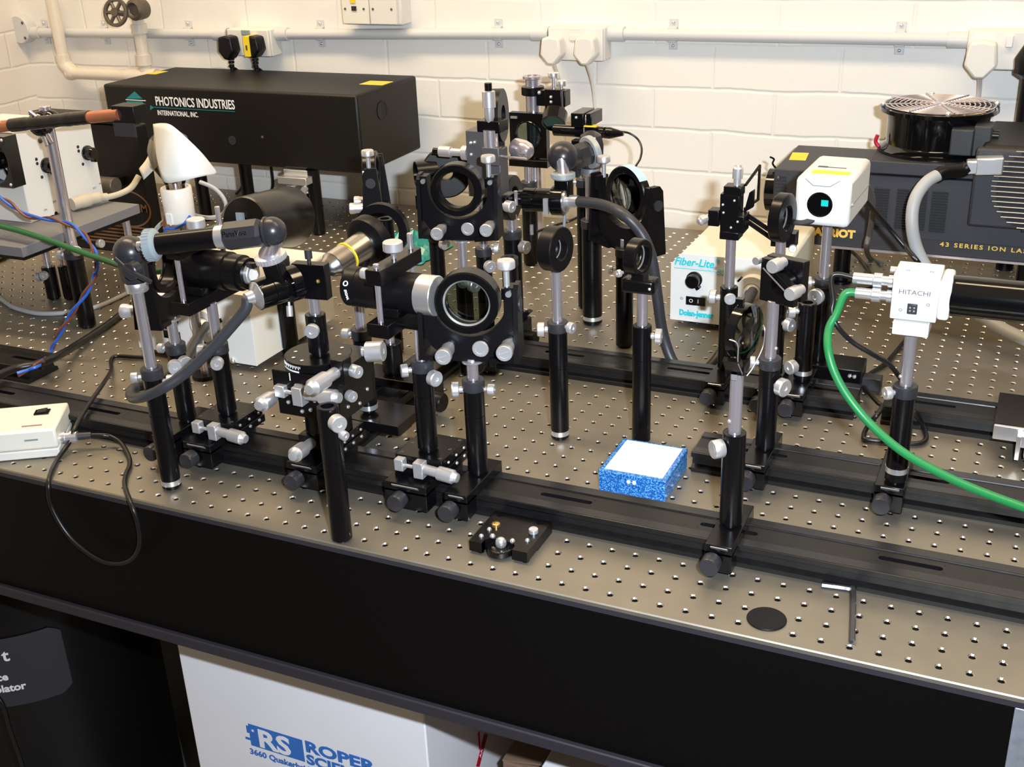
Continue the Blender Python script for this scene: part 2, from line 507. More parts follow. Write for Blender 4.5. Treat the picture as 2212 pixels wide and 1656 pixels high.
def clip(par, x, z, r, y=WY):
    lab(MB().box(x - .008, x + .008, y - r * 1.2, y, z - r * 1.25, z + r * 1.25).box(x - .008, x + .008, y - .003, y, z - r * 2.6, z + r * 2.6).build('saddle_clip', COND, par, bev=.001), 'grey saddle clip')
    for s_ in (-1, 1):
        MB().sph((x, y - .003, z + s_ * r * 1.95), .0035, 10).build('screw', SILW, par)


def conduit(name_lab, xa, za, xb, zb, clips):
    t = thing('conduit', name_lab, 'conduit', ((xa + xb) / 2, WY - .012, (za + zb) / 2))
    r = .0105
    MB().cyl((xa, WY - .013, za), (xb, WY - .013, zb), r, n=20).build('tube', COND, t)
    for k, x in ((0, xa), (1, xb)):
        zc = (za, zb)[k]; d = .035 if k == 0 else -.035
        MB().cyl((x, WY - .013, zc), (x + d, WY - .013, zc + (zb - za) / (xb - xa) * d), r + .003, n=20).build('coupling', COND, t)
    for x in clips:
        clip(t, x, za + (zb - za) * (x - xa) / (xb - xa), r)
    return t


conduit('left run of grey conduit from the round junction box to the double socket', -1.8399, 0.338, -1.2634, 0.3436, (-1.799, -1.6172, -1.3766))
conduit('middle run of grey conduit below the fused switch plates', -1.1429, 0.3457, -0.513, 0.3572, (-1.0335, -0.6246))
conduit('right run of grey conduit between the two sockets with white plugs', -0.3976, 0.3591, 0.2355, 0.3596, (-0.2729, 0.1237))

# round junction box in the corner
JX, JZ = -1.8583, 0.3453
t = thing('junction_box', 'round grey junction box in the corner of the walls', 'junction box', (JX, WY, JZ))
MB().lathe((JX, WY, JZ), (0, -1, 0), [(0, 0), (0, .032), (.026, .032), (.028, .030), (.028, 0)], 36).build('box_body', COND, t)
for dx, dz in ((.018, .016), (-.018, -.016), (.018, -.018)):
    MB().sph((JX + dx, WY - .028, JZ + dz), .0035, 10).build('screw', IRON, t)
MB().cyl((JX - .02, WY - .013, JZ), (-1.862, WY - .013, JZ), .0105).build('stub_tube', COND, t)

# white heating pipe with valve
t = thing('heating_pipe', 'cream painted pipe bent in a U with a valve on its right leg', 'pipe', (-1.5974, 1.185, 0.2638))
PA, PB, PC, PD, PE = [(-1.7237, 1.185, 0.4537), (-1.7419, 1.185, 0.2932), (-1.7111, 1.185, 0.2532), (-1.4828, 1.185, 0.26), (-1.4473, 1.185, 0.4536)]
PR = .0135
PB = (PA[0] + .002, PB[1], PB[2]); PE = (PD[0], PE[1], PE[2])
MB().tube([PA, PB], PR, 20, 1).build('pipe', PIPE, t)
MB().tube([PC, (PD[0] + .0, PD[1], PC[2])], PR, 20, 1).build('pipe', PIPE, t)
MB().tube([(PD[0], PD[1], PC[2]), PE], PR, 20, 1).build('pipe', PIPE, t)
MB().tube([PB, (PB[0] + .003, PB[1], PC[2] + .018), (PB[0] + .02, PB[1], PC[2] + .002), PC], PR + .003, 20, 10).build('elbow', PIPE, t)
MB().tube([(PD[0] - .05, PD[1], PC[2]), (PD[0] + .03, PD[1], PC[2])], PR + .003, 20, 1).build('tee', PIPE, t)
for py0, py1 in ((0.2773, 0.2995), (0.3453, 0.365)):
    MB().cyl((PD[0], PD[1], py0), (PD[0], PD[1], py1), PR + .004).build('coupling', PIPE, t)
VC = (-1.491, 1.13, 0.3952)
v = MB().ring(VC, (0.1, -1, .25), .030, .023, .008)
a, u, w_ = frame((0.1, -1, .25))
for k in range(6):
    d = u * math.cos(k * 1.0472) + w_ * math.sin(k * 1.0472)
    v.cyl(V(VC), V(VC) + d * .027, .0042, .0036, 8)
v.cyl(V(VC) - a * .006, V(VC) + a * .006, .009, n=14)
hw = lab(v.build('handwheel', IRON, t), 'dark iron valve handwheel with six spokes')
MB().cyl(VC, (VC[0] + .005, 1.18, VC[2] - .012), .006).build('valve_spindle', IRON, t)
NC = (-1.4581, 1.15, 0.3981)
lab(MB().lathe((NC[0], 1.18, NC[2]), (0, -1, 0), [(0, 0), (0, .021), (.012, .022), (.03, .022), (.034, .016), (.030, .012), (.030, 0)], 24).build('valve_cap', IRON, t), 'round dark valve cap')


def socket(labl, x0, x1, z0, z1, depth=.045, marks=()):
    t = thing('wall_socket', labl, 'socket', ((x0 + x1) / 2, WY, z0))
    MB().box(x0, x1, WY - depth + .008, WY, z0, z1).build('back_box', WHPL, t, bev=.003)
    MB().box(x0 + .001, x1 - .001, WY - depth, WY - depth + .008, z0 + .001, z1 - .001).build('face_plate', WHPL, t, bev=.002)
    return t


t = socket('white double socket holding the two black plugs', -1.2429, -1.1362, 0.3026, 0.3591)
MB().box(-1.2032, -1.1818, WY - .0475, WY - .0445, 0.3467, 0.3571).build('rocker_switch', GRYP, t, bev=.001)
t = socket('white double socket holding two white plugs, above the row of mounts', -0.5037, -0.3931, 0.3127, 0.3736)
MB().box(-0.4596, -0.4393, WY - .0475, WY - .0445, 0.3496, 0.3604).build('rocker_switch', WHPL, t, bev=.001)
t = socket('white switched socket at the right edge, above the fan', 0.233, 0.3427, 0.317, 0.3786)
MB().box(0.2913, 0.3022, WY - .052, WY - .0445, 0.354, 0.3725).build('rocker_switch', WHITE, t, bev=.0015)
t = thing('fused_switch_plate', 'wide white pair of fused connection plates at the top edge', 'switch plate', (-0.882, WY, 0.3709))
MB().box(-0.9474, -0.8166, WY - .038, WY, 0.3709, 0.4539).build('back_box', WHPL, t, bev=.003)
for xa, xb, mt in ((-0.9493, -0.8869, CREAM), (-0.8848, -0.8237, WHPL)):
    p_ = MB().box(xa, xb, WY - .046, WY - .038, 0.3709 + .002, 0.4539).build('face_plate', mt, t, bev=.0015)
    for k in (.13, .82):
        MB().sph((xa + (xb - xa) * k, WY - .046, 0.4022), .0026, 8).build('screw', IRON, p_)
MB().box(-0.9254, -0.9147, WY - .048, WY - .046, 0.3987, 0.4075).build('fuse_holder', GRYD, t)
MB().box(-0.9276, -0.9158, WY - .048, WY - .046, 0.4137, 0.4243).build('warning_sticker', YEL, t)


def plug(labl, c, wd, ht, m, strap=None, group=None):
    """three pin mains plug, body pointing out of the wall"""
    x, y, z = c
    t = thing('mains_plug', labl, 'plug', (x, WY - .045, z), group)
    h = wd / 2
    out = [(x - h * .8, 0, z + ht * .46), (x, 0, z + ht * .52), (x + h * .8, 0, z + ht * .46), (x + h, 0, z - ht * .15), (x + h * .3, 0, z - ht * .5), (x - h * .3, 0, z - ht * .5), (x - h, 0, z - ht * .15)]
    MB().prism([(a, WY - .046, b_) for a, _, b_ in out], (0, -.03, 0)).build('plug_body', m, t, bev=.004)
    if strap:
        MB().box(x - h * .78, x - h * .02, WY - .0775, WY - .045, z - ht * .42, z + ht * .50).build('sticker', YEL, t)
        MB().box(x - h * .52, x - h * .34, WY - .0785, WY - .0774, z - ht * .12, z + ht * .1).build('print', GTXT, t)
    return t


t = plug('plain black plug in the left half of the double socket', (-1.2283, 0, 0.3233), .040, .048, BLKM)
t2 = plug('black plug with a yellow sticker', (-1.1621, 0, 0.3266), .040, .044, BLKM, True)
for tt_, px in ((t, -1.2283), (t2, -1.1657)):
    zz = 0.3022
    g = MB()
    for k in range(4): g.cyl((px, WY - .06, zz - .007 * k), (px, WY - .06, zz - .007 * k - .005), .0075 - .001 * k, n=12)
    g.build('strain_relief', BLKM, tt_)
tag(MB().tube([(-1.2347, 1.165, 0.2847), (-1.2335, 1.2, 0.25), (-1.2589, 1.2, 0.12), (-1.2666, 1.2, 0.025), (-1.2666, 1.17, 0.003)], .0032, 8).build('power_cable', CABB), 'left of the two black mains cables behind the long black laser', 'cable')
tag(MB().tube([(-1.1718, 1.165, 0.2865), (-1.1693, 1.2, 0.25), (-1.1855, 1.2, 0.12), (-1.1854, 1.2, 0.025), (-1.1836, 1.17, 0.003)], .0032, 8).build('power_cable', CABB), 'right of the two black mains cables, from the stickered plug', 'cable')
plug('left of the two white plugs above the row of mounts', (-0.486, 0, 0.3339), .043, .05, WHPL)
plug('right of the two white plugs above the row of mounts', (-0.4194, 0, 0.3353), .043, .05, WHPL)
plug('white plug in the socket above the fan', (0.2589, 0, 0.3364), .050, .058, WHPL)
tag(MB().tube([(-0.4856, 1.165, 0.312), (-0.4856, 1.2, 0.2501), (-0.4856, 1.213, 0.1305), (-0.4856, 1.213, 0.02)], .0032, 8).build('power_cable', WHPL), 'white cable hanging from the left white plug', 'cable')
tag(MB().tube([(-0.4196, 1.165, 0.3137), (-0.4196, 1.2, 0.2524), (-0.4196, 1.213, 0.1341), (-0.4196, 1.213, 0.02)], .0032, 8).build('power_cable', WHPL), 'white cable hanging from the right white plug', 'cable')
tag(MB().tube([(0.2591, 1.165, 0.3167), (0.2591, 1.2, 0.2853), (0.2591, 1.213, 0.2447), (0.2591, 1.213, 0.175)], .0038, 8).build('power_cable', WHPL), 'white cable hanging behind the fan', 'cable')

# ------------------------------------------------------------------ optical hardware builders
RH = 0.0255          # top of a rail


def screw_knob(par, p, d, r=.0065, L=.009, gap=.004, name='thumbscrew', m=None, slot=False):
    """knurled thumbscrew standing off the point p along d"""
    d = V(d).normalized(); p = V(p)
    b = MB().cyl(p - d * .002, p + d * gap, r * .42, n=12)
    b.lathe(p + d * gap, d, [(0, 0), (0, r * .8), (.0008, r), (L - .001, r), (L, r * .9), (L, r * .28), (L - .001, r * .2), (L - .001, 0)], 24)
    return b.build(name, m or SIL, par)


def holder(T, x, y, z0, z1, r=.0112, collar=True, screws=(), band=None, seam=None):
    c = .0125 if collar else 0
    g = z0 + (z1 - z0) * (seam if seam else .62)
    pr_ = [(0, 0), (0, r * .72), (.0025, r * .72), (.003, r), (g - z0, r), (g - z0 + .0003, r - .0006), (g - z0 + .0009, r - .0006), (g - z0 + .0012, r),
           (z1 - z0 - c - .0008, r), (z1 - z0 - c, r - .0008)]
    if not collar: pr_ += [(z1 - z0 - c, .0068), (z1 - z0 - c - .02, .0068), (z1 - z0 - c - .02, 0)]
    else: pr_ += [(z1 - z0 - c, 0)]
    h = MB().lathe((x, y, z0), (0, 0, 1), pr_, 32).build('post_holder', BLK, T)
    if collar:
        lab(MB().lathe((x, y, z1 - c), (0, 0, 1), [(0, .0068), (0, r + .0006), (.0008, r + .001), (c - .001, r + .001), (c, r), (c, .0068)], 32, True).build('collar', GRYD, T), 'matt grey collar')
    if band:
        lab(MB().lathe((x, y, z0 + band), (0, 0, 1), [(0, r - .001), (0, r + .0003), (.006, r + .0003), (.006, r - .001)], 32, True).build('silver_band', SILW, T), 'thin silver band')
    for s_ in screws:
        ang, z, rk = s_[:3]
        d = dirv(ang)
        screw_knob(T, V(x, y, z) + d * r, d, rk, s_[3] if len(s_) > 3 else .008)
    return h


def post(T, x, y, z0, z1, r=.0063, pins=()):
    p = MB().lathe((x, y, z0), (0, 0, 1), [(0, 0), (0, r), (z1 - z0 - .0006, r), (z1 - z0, r - .0006), (z1 - z0, 0)], 28).build('post', CHR, T)
    for ang, z in pins:
        d = dirv(ang); MB().sph(V(x, y, z) + d * r, .0022, 10).build('set_screw', SILW, T)
    return p


def carrier(T, x, yc, w=.027, yb=.033, yf=-.055, top=.037, knob=True):
    """rail carrier: plate over the rail, front jaw with a clamp knob and a steel label"""
    b = MB().box(x - w / 2, x + w / 2, yc + yf, yc + yb, RH + .0002, top)
    b.box(x - w / 2, x + w / 2, yc + yf, yc + yf + .022, .007, RH + .004)
    b.box(x - w / 2, x + w / 2, yc + yb - .006, yc + yb, .008, RH + .002)
    o = b.build('carrier', BLK, T, bev=.0008)
    if knob:
        yk = yc + yf
        k = MB().lathe((x - .005, yk + .001, .0205), (0, -1, 0), [(0, 0), (0, .006), (.003, .006), (.003, .0090), (.0038, .0097), (.0165, .0097), (.0175, .009), (.0175, 0)], 28)
        k.build('clamp_knob', CAST, o)
        lab(MB().obox((x + .001, yc + yf - .0006, RH + .0085), (1, 0, 0), (0, -.75, .9), (0, .9, .75), w * .62, .006, .0008).build('maker_plate', SILW, o), 'small silver plate')
    return o


def micrometer(T, p, d, L=.045, r=.0075, block=None, name='micrometer'):
    """thimble of a micrometer head starting at p and running along d"""
    d = V(d).normalized(); p = V(p)
    b = MB().lathe(p, d, [(0, 0), (0, r * .72), (L * .42, r * .72), (L * .44, r), (L * .50, r * 1.02), (L * .86, r * 1.02), (L * .90, r * .8), (L, r * .62), (L + .001, 0)], 28)
    o = b.build(name, SIL, T)
    if block:
        MB().obox(p - d * .004, d, d.cross(V(0, 0, 1)), (0, 0, 1), .011, block, .017).build('micrometer_bracket', SIL, o, bev=.001)
    return o


def xstage(T, x, y, z0, w, h=.022, mic=True):
    """black crossed roller stage with a micrometer along its front edge"""
    b = MB().box(x - w / 2, x + w / 2, y - w / 2, y + w / 2, z0, z0 + h * .45)
    o = b.build('stage_base', BLK, T, bev=.0008)
    b = MB().box(x - w / 2 + .002, x + w / 2 - .002, y - w / 2 + .001, y + w / 2 - .001, z0 + h * .48, z0 + h)
    o2 = b.build('stage_table', BLK, T, bev=.0008)
    s = MB()
    for a in (-.38, .38):
        for c in (-.38, .38, 0):
            s.lathe((x + a * w, y + c * w, z0 + h - .0006), (0, 0, 1), [(0, 0), (.0008, .0022), (.0008, .001), (0, .0008), (0, 0)], 10)
    s.build('cap_screws', IRON, o2)
    s = MB()
    for c in (-.3, 0, .3):
        s.sph((x + w / 2, y + c * w, z0 + h * .3), .0022, 8); s.sph((x + w / 2, y + c * w, z0 + h * .75), .0018, 8)
    s.build('side_screws', SILW, o2)
    if mic:
        yf = y - w / 2
        k = MB().cbox((x - .020, yf - .004, z0 + h * .62), .011, .010, .014)
        k.cyl((x - .015, yf - .005, z0 + h * .60), (x + .004, yf - .005, z0 + h * .60), .0022, n=12)
        k.cbox((x + .005, yf - .005, z0 + h * .55), .012, .012, .019)
        k.build('micrometer_bracket', SIL, T, bev=.001)
        micrometer(T, (x + .010, yf - .005, z0 + h * .60), (1, -.05, -.06), .042, .0078)
    return o


def gimbal(T, c, yaw, glass=None, R=.033, knobs=True, top=True, tape=False, th=.021):
    """gimbal lens mount: yaw is the direction (degrees) its adjusting knobs point to"""
    n = dirv(yaw); u = V(0, 0, 1).cross(n) ; w = V(0, 0, 1); c = V(c)

    def q(a, b_, d=0.0): return c + u * a + w * b_ + n * d
    k = R / .033
    # yoke plate, a wide U
    A = []; B_ = []
    N = 18
    for i in range(N + 1):
        t = math.pi + math.pi * i / N
        A.append(q(.0385 * k * math.cos(t), .0385 * k * math.sin(t), -.006))
        ca, sa = math.cos(t), math.sin(t)
        # outer outline: straight sides, rounded bottom tab
        if abs(ca) > .72: ox, oz = math.copysign(.0475, ca), .0475 * sa / max(abs(ca), .75)
        else:
            oz = -.0665 if abs(ca) < .34 else -.066 + (abs(ca) - .34) * .050
            ox = ca * .063
        B_.append(q(ox * k, oz * k, -.006))
    yb = MB().strip(A, B_, n * .012)
    for s_ in (-1, 1):
        e = s_ * .0385 * k; f = s_ * .0475 * k
        yb.prism([q(e, 0.0, -.010), q(f, 0.0, -.010), q(f, .016 * k, -.009), q(e, .016 * k, -.009)], n * .018)
        yb.prism([q(s_ * .0472 * k, -.062 * k, -.017), q(s_ * .0472 * k, -.062 * k, .017), q(s_ * .0472 * k, .012 * k, .010), q(s_ * .0472 * k, .018 * k, .004), q(s_ * .0472 * k, .018 * k, -.010)], u * s_ * .005)
        yb.prism([q(s_ * .0475 * k, -.062 * k, -.016), q(s_ * .0475 * k, -.062 * k, .016), q(s_ * .02 * k, -.066 * k, .012), q(s_ * .02 * k, -.066 * k, -.012)], w * .006)
    yoke = yb.build('yoke', BLKM, T)
    lr = MB().ring(c + n * .004, n, R, R * .74, th, 48, .0015).build('lens_ring', BLK, T)
    MB().lathe(c + n * .010, n, [(0, R * .74), (0, R * .70), (.0015, R * .69), (.003, R * .74)], 48, True).build('retaining_ring', SILW if glass else BLK, lr)
    if glass:
        lab(MB().lathe(c, n, [(-.002, 0), (-.0015, R * .4), (-.001, R * .72), (.001, R * .72), (.0025, R * .4), (.003, 0)], 40).build('lens', glass, lr), 'clear lens')
    if tape:
        tb = MB()
        for i in range(9):
            a0 = math.radians(80 + i * 7); a1 = math.radians(80 + (i + 1) * 7)
            P = [c + (u * math.cos(a) + w * math.sin(a)) * (R + .0004) + n * d for a, d in ((a0, -.005), (a1, -.005), (a1, .009), (a0, .009))]
            tb.add(P, [(0, 1, 2, 3)])
        lab(tb.build('tape_label', TAPEB, lr), 'strip of pale blue tape')
    for s_ in (-1, 1):
        MB().cyl(q(s_ * .043 * k, .010 * k, .008), q(s_ * .043 * k, .010 * k, .0115), .0032, n=12).build('pivot_screw', SILW, yoke)
        MB().cyl(q(s_ * .050 * k, -.004, 0), q(s_ * .0535 * k, -.004, 0), .0075, n=20).build('pivot_cap', GRYD, yoke)
    if knobs:
        for a, b_, L, r in ((-.022, -.050, .031, .0085), (.041, -.044, .030, .0085), (.012, -.049, .008, .0088)):
            p = q(a * k, b_ * k, .006)
            kb = MB().lathe(p, n, [(0, 0), (0, r * .62), (L * .2, r * .62), (L * .25, r * .85), (L * .7, r * .88), (L * .76, r), (L - .0008, r), (L, r * .92), (L, r * .62), (L - .0006, r * .58), (L - .0006, 0)], 28)
            if L > .01: kb.obox(p + n * (L - .0003), (u + w * .4), n.cross(u + w * .4), n, r * 1.2, .0016, .0008)
            kb.build('adjusting_knob' if L > .01 else 'locking_knob', SIL, T)
    if top:
        p = q(.040 * k, .012 * k, .002)
        MB().lathe(p, (0, 0, 1), [(0, 0), (0, .0032), (.020, .0032), (.022, .007), (.0235, .0095), (.030, .0095), (.0315, .0085), (.0315, 0)], 28).build('clamp_screw', SIL, T)
        MB().cbox(tuple(p - V(0, 0, .004)), .009, .009, .012).build('clamp_block', BLK, T)
    MB().cyl(q(0, -.0685 * k), q(0, -.066 * k), .0115, n=28).build('base_washer', SILW, T)
    return yoke


def ringmount(T, c, axis, R, ri, th, glass=True, pin=True, m=None):
    a = V(axis).normalized()
    o = MB().ring(c, a, R, ri, th, 48, .001).build('lens_ring', m or BLKM, T)
    MB().lathe(V(c) - a * (th * .1), a, [(0, ri + .0002), (0, ri - .0012), (.0012, ri - .0012), (.002, ri + .0002)], 40, True).build('retaining_ring', SILW, o)
    if glass:
        lab(MB().lathe(V(c) - a * .002, a, [(-.0012, 0), (-.0008, ri * .5), (0, ri), (.0012, ri), (.0026, ri * .5), (.003, 0)], 36).build('lens', LENS, o), 'clear lens')
    if pin:
        MB().sph(V(c) - V(0, 0, R) + a * .0, .0035, 10).build('set_screw', BLK, o)
    return o


def rodclamp(T, x, y, zc, dy=.038, zt=.028, zb=-.034, rod_up=.022, bolt_r=.0105, rod_r=.0031):
    """two black bars along y tied by two steel rods, clamping a barrel between them"""
    b = MB().box(x - .009, x + .009, y - dy - .007, y + dy + .007, zc + zt, zc + zt + .016)
    tb = b.build('top_bar', BLK, T, bev=.0008)
    b = MB().box(x - .013, x + .013, y - dy - .008, y + dy + .008, zc + zb - .015, zc + zb)
    b.prism([(x - .013, y - .022, zc + zb), (x - .013, y - .010, zc + zb + .010), (x - .013, y - .022, zc + zb + .010)], (.026, 0, 0))
    b.prism([(x - .013, y + .010, zc + zb + .010), (x - .013, y + .022, zc + zb), (x - .013, y + .022, zc + zb + .010)], (.026, 0, 0))
    b.build('bottom_bar', BLK, T, bev=.0008)
    for s_ in (-1, 1):
        MB().cyl((x, y + s_ * dy, zc + zb - .002), (x, y + s_ * dy, zc + zt + rod_up + (.012 if s_ > 0 else 0)), rod_r, n=20, c=.0005).build('guide_rod', CHR, T)
    k = MB().cyl((x, y, zc + zt - .014), (x, y, zc + zt + .026), .003, n=14)
    k.build('clamp_bolt', CHR, T)
    MB().lathe((x, y, zc + zt + .024), (0, 0, 1), [(0, 0), (0, bolt_r * .92), (.001, bolt_r), (.0095, bolt_r), (.0105, bolt_r * .9), (.0105, 0)], 28).build('clamp_knob', SIL, T)
    screw_knob(T, (x - .009, y - dy + .004, zc + zt + .008), (-1, 0, 0), .006, .007, .004)
    MB().cbox((x, y, zc + zt - .012), .016, .022, .012).build('clamp_pad', BLKM, T)

# ------------------------------------------------------------------ rails
def rail(labl, p0, p1, slots, group=None):
    """dovetail rail from p0 to p1 (centre line), slots given as (t0, t1) metres from p0"""
    p0 = V(p0[0], p0[1], 0); p1 = V(p1[0], p1[1], 0)
    d = (p1 - p0).normalized(); s = V(d.y, -d.x, 0)     # s points to the front side
    L = (p1 - p0).length
    t = thing('optical_rail', labl, 'rail', p0 + d * L / 2, group)
    half = [(.0275, 0), (.0285, .0055), (.0225, .0085), (.0215, .0165), (.0285, .0195), (.0285, .0250), (.0275, RH)]
    b = MB(); n = 0
    prof = half + [(.0145, RH), (.0140, RH - .0012), (.0072, RH - .0012)]

    def ex(pts, a0, a1, cap0=True, cap1=True):
        k = len(pts)
        vs = [p0 + d * a0 + s * q + V(0, 0, z) for q, z in pts] + [p0 + d * a1 + s * q + V(0, 0, z) for q, z in pts]
        fs = [(i, i + 1, k + i + 1, k + i) for i in range(k - 1)]
        b.add(vs, fs)
    full = prof + [(-q, z) for q, z in reversed(prof)]
    k = len(full)
    # side skins, one continuous run each
    ex(prof, 0, L); ex([(-q, z) for q, z in reversed(prof)], 0, L)
    # middle strip with the slots
    edges = [0]
    for a0, a1 in slots: edges += [a0, a1]
    edges.append(L)
    zt = RH - .0012
    for i in range(0, len(edges), 2):
        a0, a1 = edges[i], edges[i + 1]
        if a1 <= a0: continue
        b.add([p0 + d * a0 + s * .0072 + V(0, 0, zt), p0 + d * a1 + s * .0072 + V(0, 0, zt), p0 + d * a1 - s * .0072 + V(0, 0, zt), p0 + d * a0 - s * .0072 + V(0, 0, zt)], [(0, 1, 2, 3)])
    for a0, a1 in slots:
        r = .0036; N = 10; o = []; i_ = []
        c0, c1 = a0 + r + .001, a1 - r - .001
        for j in range(2 * N + 2):
            if j <= N: an = -math.pi / 2 + math.pi * j / N; cc = c1; sx = 1
            else: an = math.pi / 2 + math.pi * (j - N - 1) / N; cc = c0
            i_.append((cc + r * math.cos(an), r * math.sin(an)))
            if j <= N:
                o.append((a1, .0072 * max(-1, min(1, math.tan(max(-.78, min(.78, an))))) if abs(an) < .79 else math.copysign(.0072, an)) if abs(an) < .79 else (c1 + (a1 - c1) * math.cos(an) / .7072 if False else c1 + (a1 - c1) * min(1, math.cos(an) / .7072), math.copysign(.0072, an)))
            else:
                a_ = an - math.pi
                o.append((a0, -.0072 * max(-1, min(1, math.tan(a_)))) if abs(a_) < .785 else (c0 - (c0 - a0) * min(1, math.cos(a_) / .7072), -math.copysign(.0072, a_)))
        m = len(o)
        vs = [p0 + d * x + s * y + V(0, 0, zt) for x, y in o] + [p0 + d * x + s * y + V(0, 0, zt) for x, y in i_] + [p0 + d * x + s * y + V(0, 0, zt - .012) for x, y in i_]
        fs = []
        for j in range(m):
            j2 = (j + 1) % m
            fs += [(j, j2, m + j2, m + j), (m + j, m + j2, 2 * m + j2, 2 * m + j)]
        fs.append(tuple(2 * m + j for j in range(m)))
        b.add(vs, fs)
    # end caps
    for a, flip in ((0, 1), (L, 0)):
        vs = [p0 + d * a + s * q + V(0, 0, z) for q, z in full]
        b.add(vs, [tuple(range(k)) if flip else tuple(reversed(range(k)))])
    b.build('rail_body', RAILM, t, smooth=False)
    for sg in (1, -1):
        MB().add([p0 + d * a + s * sg * q + V(0, 0, RH + .0002) for a, q in ((.0005, .0148), (L - .0005, .0148), (L - .0005, .0272), (.0005, .0272))], [(0, 1, 2, 3) if sg < 0 else (3, 2, 1, 0)]).build('machined_land', RAILP, t, smooth=False)
    return t


YF, YM, YK = .1185, .2945, .4935


def sl(x0, xs, ln=.056): return [(a - x0, a - x0 + ln) for a in xs]


rail('long front rail carrying the gimbal mount with the dark lens', (-.338, YF), (.98, YF), sl(-.338, [-.255, -.0734, .1035, .279, .455, .63], .061))
rail('front rail at the left, passing behind the cream box', (-1.06, YF), (-.3405, YF), sl(-1.06, [-.9, -.718, -.54], .061))
rail('middle rail starting behind the blue box', (0.0513, YM), (.98, YM), sl(0.0513, [.095, .268, .445, .62], .061))
rail('back rail behind the two open lens posts', (-.335, YK), (.2003, YK), sl(-.335, [-.2274, -.05, .12], .061))
rail('short rail at the right edge carrying the silver edged stage', (.233, YK), (.98, YK), sl(.233, [.256, .43, .61], .061))
rail('short cross rail joining the front rail to the back rail', (-.367, .152), (-.367, .522), sl(.152, [.20, .33]))
rail('rail on the far left under the twisted wires', (-1.25, 0.2203), (-0.8953, 0.2203), [(.30, .36)])

# ------------------------------------------------------------------ front row of assemblies
# swivel arm stand at the left front
X, Y = -0.4972, 0.0203
t = thing('swivel_arm_stand', 'front swivel arm stand with a long black tube, standing on the bench at the left', 'arm stand', (X, Y, 0))
holder(t, X, Y, 0, .1515, screws=((215, .141, .0062, .008), (25, .134, .0075, .009)), band=.006)
post(t, X, Y, .145, 0.2426)
ZC = 0.241
MB().lathe((X, Y, ZC), (0, 0, 1), [(0, 0), (0, .0115), (.001, .0122), (.010, .0122), (.011, .0115), (.011, 0)], 32).build('silver_collar', SILW, t)
HZ = 0.2765
hb = MB()
hb.lathe((X, Y, ZC + .011), (0, 0, 1), [(0, 0), (0, .0135), (.002, .0145), (HZ - ZC - .004, .0155), (HZ - ZC - .004, 0)], 8)
hb.sph((X, Y, HZ + .008), .0185, 26, (1, 1, .95))
head = hb.build('swivel_head', CAST, t, ang=30)
LP = (-0.4813, 0.0003, 0.2715)
lv = MB().cyl((LP[0], Y - .012, LP[2]), (LP[0], Y - .024, LP[2]), .0095, n=24, c=.001)
lv.tube([(LP[0] - .018, Y - .021, LP[2] + .012), (LP[0] - .004, Y - .023, LP[2] + .004), (LP[0] + .006, Y - .023, LP[2] - .001), (LP[0] + .024, Y - .020, LP[2] - .010)], .0026, 10, 6)
lv.build('locking_lever', CAST, head)
A0 = V((-0.4615, 0.0083, 0.2987)); A1 = V((-0.3648, 0.0403, 0.3096)); A2 = V((-0.3384, 0.0503, 0.3115))
ax = (A1 - A0).normalized(); LA = (A1 - A0).length
MB().cyl(A0 - ax * .010, A0 + ax * .004, .0055, n=16).build('swivel_neck', CHR, t)
MB().cyl(A0 + ax * .006, A1 - ax * .022, .0112, n=36).build('arm_tube', BLK, t)
kn = MB().lathe(A0 - ax * .0, ax, [(0, 0), (0, .014), (.001, .0165), (.0095, .0165), (.011, .0145), (.0125, .0125), (.0125, 0)], 40)
fr, fu, fw = frame(ax)
for k in range(28):
    an = 6.283 * k / 28; dd = fu * math.cos(an) + fw * math.sin(an)
    kn.obox(A0 + ax * .0045 + dd * .0166, ax, dd, ax.cross(dd), .0075, .0012, .0018)
kn.build('knurled_ring', GRYP, t)
MB().cyl(A1 - ax * .026, A1 - ax * .016, .0122, n=36, c=.0008).build('silver_band', SILW, t)
hx = MB().lathe(A1 - ax * .016, ax, [(0, 0), (0, .0135), (.002, .015), (.036, .015), (.040, .012), (.040, 0)], 8)
hx.sph(A1 + ax * .034, .0148, 24)
hx.ring(A1 + ax * .028, ax, .0155, .012, .003, 32)
hexb = hx.build('elbow_body', CAST, t, ang=30)
vd = (V(EYE) - A1); vd = (vd - ax * vd.dot(ax)).normalized()
vd = (vd + V(0, 0, .15)).normalized(); vd = (vd - ax * vd.dot(ax)).normalized(); up = vd.cross(ax)
if up.z < 0: up = -up
best = max(range(8), key=lambda k: (fu * math.cos(6.283185 * (k + .5) / 8) + fw * math.sin(6.283185 * (k + .5) / 8)).dot(vd))
nd = (fu * math.cos(6.283185 * (best + .5) / 8) + fw * math.sin(6.283185 * (best + .5) / 8)); ud = nd.cross(ax); ud = ud if ud.z > 0 else -ud
text(hexb, 'cast_lettering', 'PanaVise', BLK, A1 - ax * .0145 + nd * .0139 - ud * .0028, ax, ud, .0085, ext=.0005, sx=.86)
E0 = A1 + ax * .037
E1 = V((-0.3579, 0.075, 0.2785)); E2 = V((-0.3553, 0.08, 0.2515))
ed = (E2 - E1).normalized()
MB().lathe(E0, (E1 - E0), [(0, 0), (0, .0055), (.012, .0045), ((E1 - E0).length, .012), ((E1 - E0).length, 0)], 20).build('ball_neck', CHR, t)
kn = MB().lathe(E1 - ed * .001, ed, [(0, 0), (0, .0145), (.001, .0165), (.006, .0165), (.0075, .0155), (.0075, 0)], 40)
fr, fu, fw = frame(ed)
